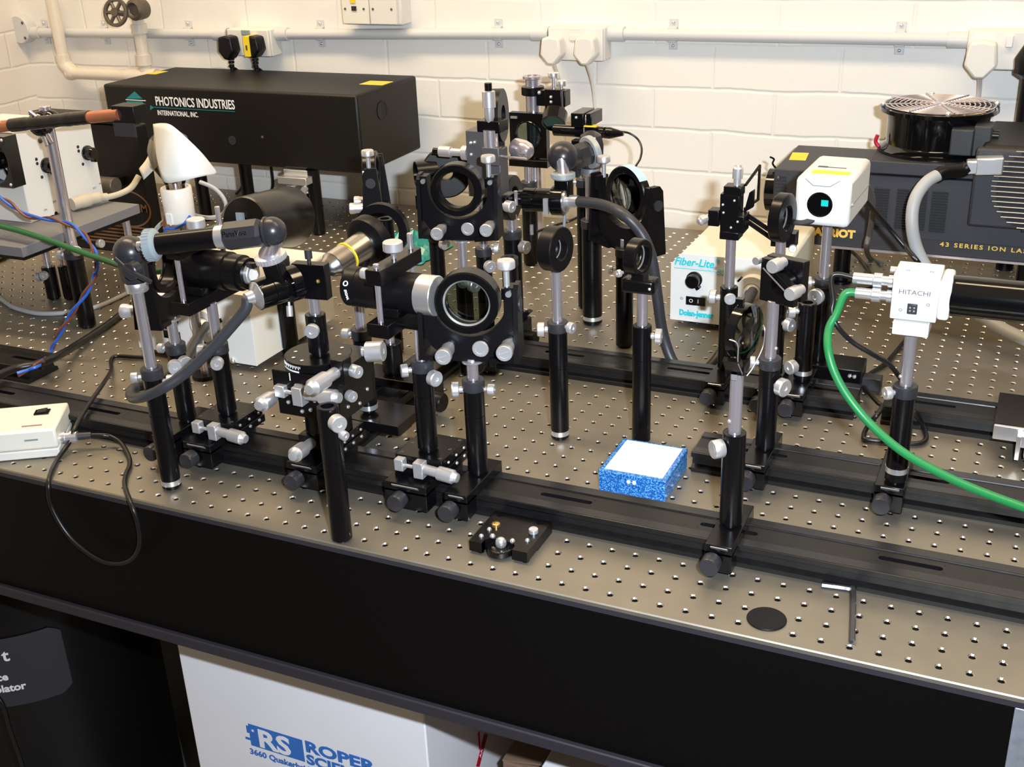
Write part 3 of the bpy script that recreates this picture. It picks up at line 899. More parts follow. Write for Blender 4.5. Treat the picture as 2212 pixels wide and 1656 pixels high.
for k in range(28):
    an = 6.283 * k / 28; dd = fu * math.cos(an) + fw * math.sin(an)
    kn.obox(E1 + ed * .0028 + dd * .0166, ed, dd, ed.cross(dd), .0055, .0012, .0018)
lab(kn.build('knurled_ring', SIL, t), 'pale knurled ring')
MB().obox(E1 + ed * .022, ed, (1, .3, 0), ed.cross(V(1, .3, 0)), .034, .019, .019).build('clamp_stem', BLK, t, bev=.002)

# light guide tip held by that arm
T0 = V((-0.3708, 0.056, 0.2369)); T1 = V((-0.3415, 0.114, 0.2415))
ta = (T1 - T0).normalized(); TL = (T1 - T0).length
MB  # tip
t2 = thing('light_guide', 'thick grey light guide with a silver cone end, looping at the left front', 'light guide', (T0.x, T0.y, 0))
MB().lathe(T0 - ta * .010, ta, [(0, 0), (0, .0065), (.008, .0075), (.0125, .0155), (.0135, .0155), (.0135, 0)], 32).build('silver_cone', SILW, t2)
MB().lathe(T0 + ta * .0035, ta, [(0, 0), (0, .0165), (.016, .0165), (.0165, .0158), (.017, .0165), (.030, .0165), (.031, .0155), (.031, 0)], 32).build('black_sleeve', BLKG, t2)
MB().lathe(T0 + ta * .0345, ta, [(0, 0), (0, .0125), (TL - .047, .0125), (TL - .045, .0115), (TL - .045, 0)], 28).build('black_nose', BLKG, t2)
MB().lathe(T0 + ta * .040, ta, [(0, .012), (0, .0195), (.012, .0195), (.012, .012)], 32, True).build('clamp_ring', BLKG, t)
screw_knob(t, T0 + ta * .044 + V(.004, -.012, -.018), (.2, -.35, -1), .0035, .012, .002)
MB().tube([T0 - ta * .008] + [V(p) for p in [(-0.3767, 0.046, 0.225), (-0.3918, 0.038, 0.2066), (-0.4144, 0.026, 0.1815), (-0.4423, 0.012, 0.1555), (-0.4671, -0.004, 0.1387), (-0.4996, 0.0, 0.1231), (-0.5358, 0.022, 0.1086), (-0.5592, 0.052, 0.1034), (-0.5498, 0.085, 0.1006), (-0.5792, 0.16, 0.0856), (-0.639, 0.27, 0.0797), (-0.667, 0.316, 0.0723)]], .0060, 14, 10).build('flexible_sheath', RUBB, t2)

# small gimbal mount seen edge on, behind the arm stand
X, Y = -.5449, .1154
t = thing('gimbal_mount', 'edge-on black gimbal mount with silver knobs between the arm stand and its neighbour', 'lens mount', (X, Y, 0))
carrier(t, X, YF)
holder(t, X, Y, .037, .1385, screws=((195, .131, .006, .007), (-25, .118, .0085, .009)))
post(t, X, Y, .13, .172)
gimbal(t, (X, Y, .2365), 192)
screw_knob(t, (X + .012, Y - .020, .1200), (.7, -.7, 0), .0085, .010)

# rod clamp with the black laser tube on a stage
X, Y = -0.4788, 0.1134
t = thing('tube_clamp_mount', 'left rod clamp mount gripping a black tube, on a micrometer stage of the front rail', 'rod clamp', (X, Y, 0))
carrier(t, X - .012, YF, .040)
xstage(t, X, YF - .004, .0375, .060, .021)
holder(t, X, Y, .0585, .1485, screws=((200, .138, .008, .009), (-60, .130, .0075, .01)))
post(t, X, Y, .14, .198)
rodclamp(t, X - .010, Y + .006, .2365, .040, .024, -.026, .026)
tz = .2365
bt = thing('laser_tube', 'black cylindrical tube with a stepped nose, in the left rod clamp', 'tube', (X, Y + .006, tz))
xa, xb = -0.5143, -0.4198
MB().lathe((xa, Y + .006, tz), (1, 0, 0), [(0, 0), (0, .021), (.001, .0225), (xb - xa - .030, .0225), (xb - xa - .029, .0205), (xb - xa - .012, .0205), (xb - xa - .011, .018), (xb - xa - .003, .018), (xb - xa - .003, 0)], 40).build('barrel', BLK, bt)
MB().ring((xb - .001, Y + .006, tz), (1, 0, 0), .0125, .0075, .006, 32).build('aperture_ring', SIL, bt)
MB().cbox((xb + .004, Y + .002, tz + .012), .010, .006, .006).build('shutter_tab', GRYD, bt)
MB().cyl((xb + .001, Y + .006, tz), (xb + .002, Y + .006, tz), .0074, n=24).build('aperture_window', WHITE, bt)

# rotation stage and fibre holder
X, Y = -.3430, .1200
t = thing('rotation_stage_mount', 'black rotation stage stacked on micrometer stages, holding the square plate and light guide', 'rotation stage', (X, Y, 0))
carrier(t, X, YF, .040)
xstage(t, X + .006, YF + .002, .0375, .058, .020, mic=False)
micrometer(t, (-0.3421, 0.086, 0.0532), V((-0.3336, 0.04, 0.0611)) - V((-0.3421, 0.086, 0.0532)), .050, .0085)
MB().cyl((X + .004, Y, .0575), (X + .004, Y, .086), .027, n=32, c=.001).build('tilt_base', BLK, t)
s = MB()
for px, py in ((652, 886), (672, 884), (648, 929), (686, 935), (686, 963)):
    pass
b = MB().box(X - .036, X + .046, Y - .036, Y + .036, .086, .1185)
stg = b.build('stage_body', BLK, t, bev=.001)
MB().box(X - .038, X + .048, Y - .0385, Y + .038, .1190, .1410).build('upper_stage', BLK, t, bev=.001)
s = MB()
for p_ in [(-0.3471, 0.0835, 0.0937), (-0.3355, 0.0835, 0.0973), (-0.3646, 0.0835, 0.1024), (-0.3491, 0.081, 0.1263), (-0.3284, 0.0835, 0.1098)]: s.sph(p_, .0026, 8)
for dy, dz in ((-.020, .100), (.004, .094), (.022, .104), (-.006, .110)): s.sph((X + .0465, Y + dy, dz), .0024, 8)
s.build('side_screws', SILW, stg)
k = MB().cbox((-0.3687, 0.079, 0.118), .013, .010, .014)
k.cyl((-0.3654, 0.078, 0.1183), (-0.3452, 0.078, 0.1174), .0024, n=12)
k.cbox((-0.3419, 0.076, 0.1177), .013, .014, .022)
k.build('micrometer_bracket', SIL, t, bev=.001)
micrometer(t, (-0.3324, 0.075, 0.1201), V((-0.2954, 0.075, 0.1225)) - V((-0.3324, 0.075, 0.1201)), .044, .0088)
micrometer(t, (-0.2951, 0.086, 0.1494), V((-0.2971, 0.04, 0.1491)) - V((-0.2951, 0.086, 0.1494)), .054, .0092)
micrometer(t, (-0.3879, 0.1, 0.1032), V((-0.3846, 0.062, 0.1063)) - V((-0.3879, 0.1, 0.1032)), .046, .0088)
MB().obox((-0.293, 0.09, 0.1486), (1, 0, 0), (0, 1, 0), (0, 0, 1), .016, .018, .030).build('micrometer_bracket', BLK, t, bev=.001)
screw_knob(t, (-0.2912, 0.1, 0.1465), (1, -.25, 0), .0072, .012, .005)
screw_knob(t, (-0.297, 0.1, 0.116), (1, -.45, 0), .0065, .009, .005)
screw_knob(t, (-0.2817, 0.12, 0.1603), (1, .25, .1), .0115, .020, .003)
rs = MB().cyl((X, Y, .1412), (X, Y, .1512), .038, n=56, c=.0008)
rs.box(X + .012, X + .052, Y - .012, Y + .036, .1412, .1500)
rd = rs.build('rotary_table', BLK, t)
tk = MB()
for k in range(-8, 8):
    an = -math.pi / 2 - .36 + k * .055
    rr = .0383; L = .0040 if k % 2 == 0 else .0022
    c_, s_ = math.cos(an), math.sin(an)
    tk.obox((X + c_ * rr, Y + s_ * rr, .1490 - L / 2), (-s_, c_, 0), (c_, s_, 0), (0, 0, 1), .0007, .0004, L)
for k in range(16):
    a0 = -math.pi / 2 - .72 + k * .045
    tk.obox((X + math.cos(a0) * .0384, Y + math.sin(a0) * .0384, .1424), (-math.sin(a0), math.cos(a0), 0), (math.cos(a0), math.sin(a0), 0), (0, 0, 1), .0019, .0006, .0016)
tk.box(X - .0140, X - .0132, Y - .0392, Y - .0385, .1310, .1400)
tk.build('degree_scale', WTXT, rd)
s = MB()
for dx, dy in ((-.026, -.006), (-.018, -.022), (-.016, .020), (.018, .022), (.026, .004), (-.004, -.026)):
    s.lathe((X + dx, Y + dy, .1510), (0, 0, 1), [(0, 0), (.0006, .0022), (.0006, .001), (0, .0008), (0, 0)], 10)
s.build('cap_screws', SILW, rd)
PX, PY = X + .0020, Y
holder(t, PX, PY, .1513, .1985, r=.0115, collar=False)
d = dirv(-72)
k = MB().cyl(V(PX, PY, .1845) + d * .011, V(PX, PY, .1845) + d * .014, .004, n=14)
k.lathe(V(PX, PY, .1845) + d * .014, d, [(0, 0), (0, .0078), (.006, .0082), (.007, .0076), (.007, .003), (.0062, .002), (.0062, 0)], 26)
k.build('thumbscrew', SIL, t)
post(t, PX, PY, .190, .2180)
PZ = .2375
pt = MB().obox((PX + .001, PY, PZ), (1, .12, 0), (-.12, 1, 0), V(0, 0, 1), .040, .013, .040).build('square_plate', BLK, t, bev=.0008)
MB().cyl((PX, PY, PZ + .020), (PX, PY, PZ + .027), .0022, n=12).cyl((PX, PY, PZ + .025), (PX, PY, PZ + .035), .0042, n=16).build('locking_screw', GRYD, pt)
for p_ in [(-0.3287, 0.115, 0.2393), (-0.3248, 0.124, 0.2357)]:
    lab(MB().sph(p_, .0026, 8).build('brass_screw', GOLD, pt), 'brass screw')

# microscope objective on its own post
X, Y = -0.3337, 0.1982
t = thing('objective_mount', 'silver microscope objective with a yellow band in a broad black flange', 'objective', (X, Y, 0))
carrier(t, X, .205, .030) if False else None
holder(t, X, Y, .046, .1535, screws=((190, .1455, .0062, .009),), band=.004)
bs = MB().cbox((X + .012, Y + .006, .0375), .084, .060, .013)
bs.cbox((X + .012, Y + .006, .028), .070, .030, .010)
bp_ = bs.build('base_plate', BLK, t, bev=.001)
post(t, X, Y, .145, .2085)
O0 = V((-0.3529, 0.165, 0.2327)); O1 = V((-0.3367, 0.235, 0.2471))
oa = (O1 - O0).normalized(); OL = (O1 - O0).length
c0 = O0
MB().lathe(c0, oa, [(0, 0), (0, .006), (.001, .0085), (.006, .0125), (.012, .015), (.013, .0165), (.034, .0165), (.0345, .0157), (OL - .004, .0175), (OL, .018), (OL, 0)], 48).build('objective_barrel', mat('objective_steel', (.58, .56, .56), .24, 1.0), t)
MB().lathe(c0 + oa * .036, oa, [(0, .0160), (0, .0172), (.0018, .0172), (.0018, .0160)], 48, True).build('magnification_band', YEL, t)
MB().lathe(c0 - oa * .0005, oa, [(0, 0), (0, .0055), (.001, .0055), (.001, 0)], 24).build('front_lens', LENSD, t)
MB().lathe(c0 + oa * (OL - .006), oa, [(0, .016), (0, .024), (.003, .0305), (.006, .0315), (.016, .0315), (.017, .030), (.017, .016)], 56, True).build('black_flange', BLKM, t)
MB().lathe(c0 + oa * (OL + .010), oa, [(0, 0), (0, .016), (.006, .016), (.006, 0)], 24).build('back_plug', BLKM, t)
MB().cyl((X, Y, .206), (c0 + oa * (OL + .004)), .006, n=16).build('flange_stem', BLK, t)

# spare empty post holder at the front
X, Y = -.2483, -.0106 + .004
t = thing('post_holder', 'empty black post holder standing alone near the front edge of the bench', 'post holder', (X, Y, 0))
holder(t, X, Y, 0, .1555, r=.0112, collar=False, seam=.60)
k = MB(); d = dirv(-30)
k.cyl(V(X, Y, .143) + d * .010, V(X, Y, .143) + d * .016, .004, n=14)
k.lathe(V(X, Y, .143) + d * .014, d, [(0, 0), (0, .008), (.001, .0088), (.009, .0088), (.010, .008), (.010, .003), (.009, .002), (.009, 0)], 28)
k.build('thumbscrew', SIL, t)
screw_knob(t, (X + .013, Y - .006, .132), (1, -.3, -.2), .005, .007, .006)

# rod clamp with the big lens tube
X, Y = -0.2031, 0.1097
t = thing('tube_clamp_mount', 'right rod clamp mount beside the big gimbal mount, with a silver thumbscrew on top', 'rod clamp', (X, Y, 0))
carrier(t, X - .006, YF, .052)
xstage(t, X, YF - .002, .0375, .062, .022)
holder(t, X, Y, .0595, .1665, screws=((218, .156, .0072, .008), (-22, .150, .0085, .009)))
post(t, X, Y, .16, .2065)
TCX = -0.2245
rodclamp(t, TCX - .004, Y + .002, .2400, .036, .020, -.022, .021)
MB().box(TCX - .016, X + .010, Y - .010, Y + .012, .2035, .2085).build('bridge_plate', BLK, t, bev=.0006)
xa, xb = -0.2856, -0.1793
bt = thing('lens_tube', 'black lens tube with a bright aluminium end, in the right rod clamp', 'tube', (TCX, Y + .002, .2400))
MB().lathe((xa, Y + .002, .2400), (1, 0, 0), [(0, 0), (0, .0205), (.001, .0215), (.014, .0215), (.0143, .0209), (.0153, .0209), (.0156, .0215), (xb - xa - .019, .0215), (xb - xa - .019, 0)], 48).build('barrel', BLKM, bt)
MB().lathe((xb - .019, Y + .002, .2400), (1, 0, 0), [(0, 0), (0, .0213), (.018, .0213), (.019, .0205), (.019, 0)], 48).build('aluminium_end', SILW, bt)


def on_tube(x, y, z, cx=xa + .006, cy=Y + .002, cz=.24):
    a = math.radians(-118) - x / .0216
    return V(cx + y, cy + math.cos(a) * (.0218 + z), cz - math.sin(a) * -(.0218 + z)) if False else V(cx + y, cy - math.sin(-a - math.radians(0)) * 0 + math.cos(a) * (.0218 + z), cz + math.sin(a) * (.0218 + z) * -1)


rg = MB().ring((xa + .0075, Y - .0175, .2495), (0, -.8, .6), .0030, .0020, .0006, 20)
rg.build('engraved_mark', WTXT, bt)
text(bt, 'engraving', 'SIGMA', WTXT, (xa + .0065, Y + .002 - .0221, .2435), (0.1, 0.15, -1), (1, 0, 0.1), .0042, bold=.0001)

# big gimbal mount in front
X, Y = -0.1472, 0.1187
t = thing('gimbal_mount', 'large front gimbal mount with a dark lens and silver knobs on the front rail', 'lens mount', (X, Y, 0))
carrier(t, X, YF, .027)
holder(t, X, Y, .037, .1485, screws=((205, .1365, .0085, .008), (12, .149 - .012, .006, .008)))
post(t, X, Y, .14, .1725)
gimbal(t, (X, Y + .001, .2375), -76, LENSD, .0335)

# mirror mount plate lying on the bench
LMX, LMY = -0.0802 + .002, 0.0501 + .002
t = thing('mirror_mount_plate', 'loose black square mirror mount lying flat on the bench edge', 'mirror mount', (LMX, LMY, 0))
hs = .0325
b = MB()
P = [(-hs, hs), (-hs, -hs), (-.018, -hs), (-.018, -.025), (-.014, -.020), (.012, -.020), (.016, -.025), (.016, -hs), (hs, -hs), (hs, hs)]
A = [(LMX + x, LMY + y, .002) for x, y in ((-hs, -hs), (-.018, -hs), (-.018, -.025), (-.014, -.020), (.012, -.020), (.016, -.025), (.016, -hs), (hs, -hs))]
B_ = [(LMX + x, LMY + y, .002) for x, y in ((-hs, hs), (-.018, hs), (-.0175, hs), (-.014, hs), (.012, hs), (.0155, hs), (.016, hs), (hs, hs))]
b.strip(A, B_, (0, 0, .0115))
pl = b.build('plate', BLK, t)
MB().ring((LMX - .001, LMY - .024, .0055), (0, 0, 1), .0145, .010, .007, 40).build('ring_insert', BLKG, pl)
MB().lathe((LMX - .001, LMY - .024, .0075), (0, 0, 1), [(0, 0), (0, .0098), (.001, .0096), (.001, 0)], 32).build('mirror', BLKG, pl)
MB().sph((LMX - .001, LMY - .0225, .012), .006, 18, (1, 1, 1.1)).build('spring_ball', SILW, pl)
s = MB()
for x, y, r in ((-.022, -.006, .0028), (-.013, -.017, .0032), (.010, -.018, .0030), (.024, -.012, .0028), (-.024, -.021, .0028)):
    s.sph((LMX + x, LMY + y, .0140), r, 10)
s.build('screws', SILW, pl)
lab(MB().lathe((LMX - .019, LMY + .004, .0135), (0, 0, 1), [(0, 0), (0, .0045), (.003, .0045), (.004, .003), (.004, 0)], 20).build('brass_screw', GOLD, pl), 'brass screw')
MB().lathe((LMX + .023, LMY + .006, .0135), (0, 0, 1), [(0, 0), (0, .005), (.004, .005), (.0045, .0045), (.0045, 0)], 24).obox((LMX + .023, LMY + .006, .0180), (1, .5, 0), (-.5, 1, 0), (0, 0, 1), .009, .0014, .0004).build('adjuster_head', SIL, pl)
for x, y in ((-.024, .026), (.022, .026)):
    MB().cyl((LMX + x, LMY + y, .0134), (LMX + x, LMY + y, .0138), .0038, n=18).build('mounting_hole', BLKG, pl)
MB().box(LMX - hs, LMX + hs, LMY - .006, LMY + hs, .0003, .002).build('back_plate', BLK, t)

# thin lens at right front
X, Y = 0.1378, 0.1088
t = thing('thin_lens_mount', 'tall lens mount seen edge on, wire clipped, on the right part of the front rail', 'lens mount', (X, Y, 0))
carrier(t, X, YF)
holder(t, X, Y, .037, .1380, r=.0113, collar=False, screws=(), seam=.99)
d = dirv(222)
k = MB().cyl(V(X, Y, .1235) + d * .010, V(X, Y, .1235) + d * .014, .004, n=14)
k.lathe(V(X, Y, .1235) + d * .012, d, [(0, 0), (0, .0085), (.001, .0092), (.010, .0092), (.011, .0086), (.011, .003), (.0105, .002), (.0105, 0)], 28)
k.build('thumbscrew', SIL, t)
post(t, X, Y, .13, .2075, pins=((225, .151),))
c = (X + .004, Y, .2430); a = V(1, -.30, 0).normalized()
o = MB().ring(c, a, .0262, .0235, .010, 48, .0008).build('lens_ring', BLKG, t)
lab(MB().lathe(V(c) + a * .003, a, [(-.002, 0), (-.001, .015), (.0, .026), (.003, .026), (.0065, .015), (.0075, 0)], 48).build('lens', LENS, o), 'clear convex lens')
fk = MB().box(X - .009, X + .009, Y - .012, Y + .012, .2035, .2120)
fk.prism([(X - .008, Y - .026, .222), (X - .008, Y - .012, .2060), (X - .008, Y + .012, .2060), (X - .008, Y + .026, .222), (X - .008, Y + .021, .224), (X - .008, Y + .010, .2125), (X - .008, Y - .010, .2125), (X - .008, Y - .021, .224)], (.016, 0, 0))
fk.build('fork_base', BLK, t)
pp = a.cross(V(0, 0, 1))
cw = MB()
for s_ in (-1, 1):
    cw.tube([V(X, Y, .198) + a * .008 + pp * s_ * .004, V(X, Y, .206) + a * .011 + pp * s_ * .010, V(X, Y, .222) + a * .013 + pp * s_ * .022, V(X, Y, .240) + a * .013 + pp * s_ * .024, V(X, Y, .244) + a * .006 + pp * s_ * .027], .0006, 6, 6)
cw.build('wire_clip', CHR, t)
MB().cbox((X, Y - .006, .2065), .006, .012, .018).build('clip_plate', SILW, t, bev=.0006)
lab(MB().box(X - .004, X + .003, Y - .003, Y + .004, .2690, .2745).build('clip_foot', BLKG, t), 'black clip on top of the ring')

# blue glitter box
t = thing('glitter_box', 'blue glitter box with a white sheet on its lid', 'box', (.0065, .230, 0))
b = MB().box(-.0320, .0452, .188, .272, 0, .0185)
bb = b.build('box_base', GLIT, t, bev=.001)
lid = MB().box(-.0325, .0457, .1875, .2725, .0190, .0260).build('lid', GLIT, t, bev=.001)
MB().box(-.0265, .0405, .1935, .2675, .0260, .0268).build('paper_sheet', SHEET, t)
for dx in (-.004, .0025):
    MB().sph((.0075 + dx, .1868, .0180), .0024, 10).build('clasp_bead', PAPER, lid)

# allen key and black disc
AZ = .003
t = MB().tube([(0.2347, 0.084, 0.0)[:2] + (AZ,), (0.259, 0.0868, AZ), (0.2641, 0.0821, AZ), (0.2761, 0.0049, 0.0)[:2] + (AZ,)], .0029, 6, 8).build('hex_key', CHR and mat('key_steel', (.10, .10, .11), .3, .8), ang=25)
tag(t, 'L shaped steel hex key lying at the front right of the bench', 'hex key')
DX_, DY_ = 0.198, 0.0138
tag(MB().cyl((DX_, DY_, .0001), (DX_, DY_, .0018), .0182, n=48, c=.0004).build('black_disc', BLKM), 'flat black disc lying on the bench near the front edge', 'disc')

# ------------------------------------------------------------------ open lens posts between the rails
X, Y = -.1229, .2952
t = thing('lens_post', 'lens ring on a tall post standing on bare bench left of the glitter box', 'lens mount', (X, Y, 0))
holder(t, X, Y, 0, .1535, screws=((200, .143, .0085, .009), (-12, .1485, .0068, .007)), band=.006)
post(t, X, Y, .145, .2150)
ringmount(t, (X - .001, Y, .2420), (.985, -.17, .02), .0262, .0125, .0185)

X, Y = -.0270, .3211
t = thing('lens_post', 'small lens in a short black holder on a post, behind the blue glitter box', 'lens mount', (X, Y, 0))
holder(t, X, Y, 0, .1510, collar=False, screws=((10, .138, .009, .008),), seam=.72)
post(t, X, Y, .14, .192)
b = MB().cbox((X - .003, Y, .2005), .040, .022, .018)
b.build('holder_block', BLK, t, bev=.004)
MB().sph((X + .012, Y - .011, .2000), .002, 8).build('set_screw', SILW, t)
rp = ringmount(t, (X - .006, Y, .2330), (.98, -.20, 0), .0215, .0150, .015, pin=False, m=BLK)
MB().box(X - .010, X + .004, Y - .010, Y + .010, .206, .216).build('ring_foot', BLK, t)
screw_knob(t, (X - .022, Y - .010, .2155), (-.6, -.8, 0), .0045, .005, .001)

# ------------------------------------------------------------------ middle rail, right angle mirror mount
X, Y = .1313, .2850
t = thing('mirror_mount_post', 'square black mirror mount with two gold-tinted knobs on a post of the middle rail', 'mirror mount', (X, Y, 0))
carrier(t, X - .003, YM)
holder(t, X, Y, .037, .1465, screws=((190, .139, .0068, .007), (-30, .117, .010, .009)), seam=.7)
post(t, X, Y, .14, .2120, pins=((-20, .158),))
mz = .2330; cx, cy = X + .006, Y
n = V(-.35, -.94, 0); u = V(.94, -.35, 0)
b = MB()


def mq(a, c, d=0.0): return V(cx, cy, mz) + u * a + V(0, 0, c) + n * d


# L shaped front plate with the corner cut away, and a full square back plate
b.prism([mq(-.021, -.023, .006), mq(.021, -.023, .006), mq(.021, -.010, .006), mq(-.021, .020, .006)], -n * .009)
b.prism([mq(-.021, .018, .006), mq(-.008, .010, .006), mq(-.008, .024, .006), mq(-.021, .024, .006)], -n * .009)
b.prism([mq(-.022, -.020, -.006), mq(.023, -.020, -.006), mq(.023, .024, -.006), mq(-.022, .024, -.006)], -n * .012)
bd = b.build('mount_frame', BLK, t, bev=.0008)
MB().cyl(mq(.005, .0, -.004), mq(.005, .0, .006), .0125, n=28).build('mirror_cell', BLKG, t)
MB().obox(mq(0.001, .0035, .0105), u * .042 - V(0, 0, .030), n, n.cross(u * .042 - V(0, 0, .030)), .040, .0012, .0012).build('spring_wire', CHR, t)
for a, c in ((.000, .021), (.023, -.004)):
    kb = MB().lathe(mq(a, c, -.004), n, [(0, 0), (0, .0055), (.008, .0055), (.009, .0072), (.021, .0072), (.0225, .0065), (.0225, 0)], 26)
    lab(kb.build('adjusting_knob', SIL, t), 'warm silver adjusting knob')
MB().cyl(mq(-.024, .021, .004), mq(-.024, .021, .012), .0042, n=18).build('pivot_screw', SILW, t)

# ------------------------------------------------------------------ back rail
X, Y = 0.0322, .4880
t = thing('xyz_pinhole_mount', 'tall black translation mount with a small vertical micrometer, in front of the tan lamp box', 'translation mount', (X, Y, 0))
carrier(t, X - .002, YK)
holder(t, X, Y, .037, .1500, collar=False, screws=((185, .134, .0095, .009), (-70, .139, .0075, .004)), seam=.75)
post(t, X, Y, .14, .2140, pins=((200, .182),))
zb = .2140
b = MB().cbox((X, Y, zb + .005), .024, .024, .010)
b.cbox((X + .003, Y + .002, zb + .020), .030, .026, .022)
b.cbox((X - .001, Y, zb + .043), .024, .022, .028)
b.cbox((X - .020, Y - .004, zb + .026), .014, .018, .020)
b.cbox((X + .002, Y - .002, zb + .061), .022, .020, .012)
b.prism([(X + .012, Y + .008, zb + .030), (X + .024, Y + .008, zb + .038), (X + .024, Y + .008, zb + .060), (X + .018, Y + .008, zb + .056)], (0, .006, 0))
bd = b.build('stage_body', BLK, t, bev=.001)
s = MB()
for dx, dz in ((-.008, .034), (-.009, .044), (.005, .050), (.002, .016), (.010, .024)):
    s.sph((X + dx, Y - .0115, zb + dz), .0018, 8)
s.build('cap_screws', SILW, bd)
micrometer(t, (X + .005, Y - .002, zb + .062), (0.02, 0, 1), .030, .0062)
micrometer(t, (X - .026, Y - .006, zb + .026), (-.6, -.8, -.2), .018, .0060)
fr = MB()
f0 = V(X + .014, Y + .006, zb + .044)
fx = V(.010, .026, 0); fz = V(0, 0, .040)
for p, q in ((f0 + fz * .55, f0 + fx * 1.0 + fz), (f0 + fx + fz, f0 + fx + fz * -.05), (f0 + fx + fz * -.05, f0 + fz * -.2)):
    fr.obox((p + q) / 2, q - p, fx.cross(fz), (q - p).cross(fx.cross(fz)), (q - p).length + .002, .0022, .003)
fr.build('open_frame', BLK, t)
# arm with the filter disc reaching behind
ar = MB().cyl((X + .010, Y + .012, zb + .030), (X + .055, Y + .030, zb - .004), .0030, n=12)
ar.cyl((X + .010, Y + .022, zb + .018), (X + .050, Y + .040, zb - .014), .0030, n=12)
ar.cbox((X + .060, Y + .030, zb - .004), .030, .020, .018)
ar.build('side_arm', BLK, t)
for dx, dz in ((.052, .002), (.073, -.012)):
    screw_knob(t, (X + dx, Y + .018, zb + dz), (.2, -1, .1), .005, .006, .001)
MB().lathe((X + .074, Y + .040, zb + .022), (.10, -.25, 1), [(0, .012), (0, .0215), (.002, .0215), (.002, .012)], 36, True).build('filter_ring', GRYD, t)

X, Y = 0.0935, .4900
t = thing('lens_post', 'black ring lens mount seen edge on, just left of the white video camera', 'lens mount', (X, Y, 0))
carrier(t, X, YK)
holder(t, X, Y, .037, .150, screws=((-25, .140, .008, .008), (-25, .110, .0085, .009)), seam=.7)
post(t, X, Y, .14, .2200)
ringmount(t, (X, Y, 0.2437), (.985, -.17, 0), .0300, .0150, .014, pin=False, m=BLK)

X, Y = .1311, .4876
t = thing('post_holder', 'short empty post holder on the back rail, in front of the white video camera post', 'post holder', (X, Y, 0))
carrier(t, X - .002, YK)
holder(t, X, Y, .037, .1400, collar=False, screws=((205, .129, .0085, .009), (235, .058, .009, .010)), band=.008, seam=.9)

# base block of the video camera post
X, Y = 0.136, 0.5639
t = thing('video_camera', 'white box video camera with a yellow sticker on a post behind the back rail', 'video camera', (X, Y, 0))
b = MB().box(X - .030, X + .060, Y - .025, Y + .022, .014, .036)
b.box(X - .030, X + .040, Y - .020, Y + .018, 0, .014)
bd = b.build('base_block', BLK, t, bev=.001)
MB().box(X + .060, X + .084, Y - .012, Y + .006, .004, .022).build('base_clamp', GRYD, t, bev=.001)
s = MB()
for dx in (.030, .046, .052): s.sph((X + dx, Y - .0255, .030 - dx * .05), .0028, 8)
s.build('set_screws', SILW, bd)
holder(t, X, Y, .036, .1490, screws=((200, .142, .0075, .007), (-105, .128, .0105, .008)), seam=.9)
post(t, X, Y, .14, .2220, pins=((-15, .165),))
MB().cbox((X + .002, Y, .2240), .050, .030, .006).build('mount_plate', GRYD, t)
# body pointing towards the viewer
BZ0, BZ1 = .2270, .2870
yw = dirv(-92); uw = V(-yw.y, yw.x, 0)
cb = V(X + .000, Y + .020, (BZ0 + BZ1) / 2)
HW, HL, HH = .0335, .062, .0300
body = MB().obox(cb, uw, -yw, (0, 0, 1), HW * 2, HL * 2, HH * 2)
bd = body.build('camera_body', WHITE, t, bev=.006)
fc = cb + yw * HL
ln = MB().lathe(fc + V(0, 0, -.002) - uw * .002, yw, [(.0006, .0155), (.0006, .0175), (.0025, .0172), (.0025, .0155), (-.004, .0150), (-.006, .0)], 44)
ln.build('lens_bezel', WHITE, t)
MB().lathe(fc + V(0, 0, -.002) - uw * .002, yw, [(.0021, .0), (.0021, .0150), (.0026, .0155), (.0030, .0150), (.0008, .0120), (.0022, 0)], 40).build('lens_well', BLKG, t)
lab(MB().obox(fc + uw * .004 + V(0, 0, .0005) + yw * .0030, uw, (0, 0, 1), yw, .0085, .0075, .0008).build('image_sensor', TEALL, t), 'teal image sensor')
lab(MB().obox(cb + yw * .030 + V(0, 0, HH) + uw * .002, uw, -yw, (0, 0, 1), .046, .017, .0006).build('sticker', YEL, t), 'yellow sticker')
MB().obox(cb + yw * .004 + V(0, 0, HH), uw, -yw, (0, 0, 1), .030, .0035, .0006).build('label_print', GTXT, t)
MB().obox(cb + yw * .003 - uw * .014 + V(0, 0, HH), uw, -yw, (0, 0, 1), .012, .008, .0005).build('label_print', GYP if False else GTXT, t)
fp = MB()
fz = V(0, 0, 1)
for p, q in ((fc - uw * .022 + fz * .0285, fc - uw * .012 + fz * .0205), (fc - uw * .012 + fz * .0205, fc + uw * .008 + fz * .0205), (fc + uw * .008 + fz * .0205, fc + uw * .020 + fz * .0285)):
    fp.obox((p + q) / 2 + yw * .0002, q - p, yw, (q - p).cross(yw), (q - p).length, .0006, .0010)
fp.build('front_seam', GRYP, t)
MB().obox(cb + uw * (HW + .0001) + V(0, 0, -.004), yw, uw, (0, 0, 1), HL * 1.9, .0004, .0010).build('side_seam', GRYP, t)
MB().sph(cb + uw * HW + yw * .050 + V(0, 0, -.003), .0025, 8).build('side_screw', SILW, t)

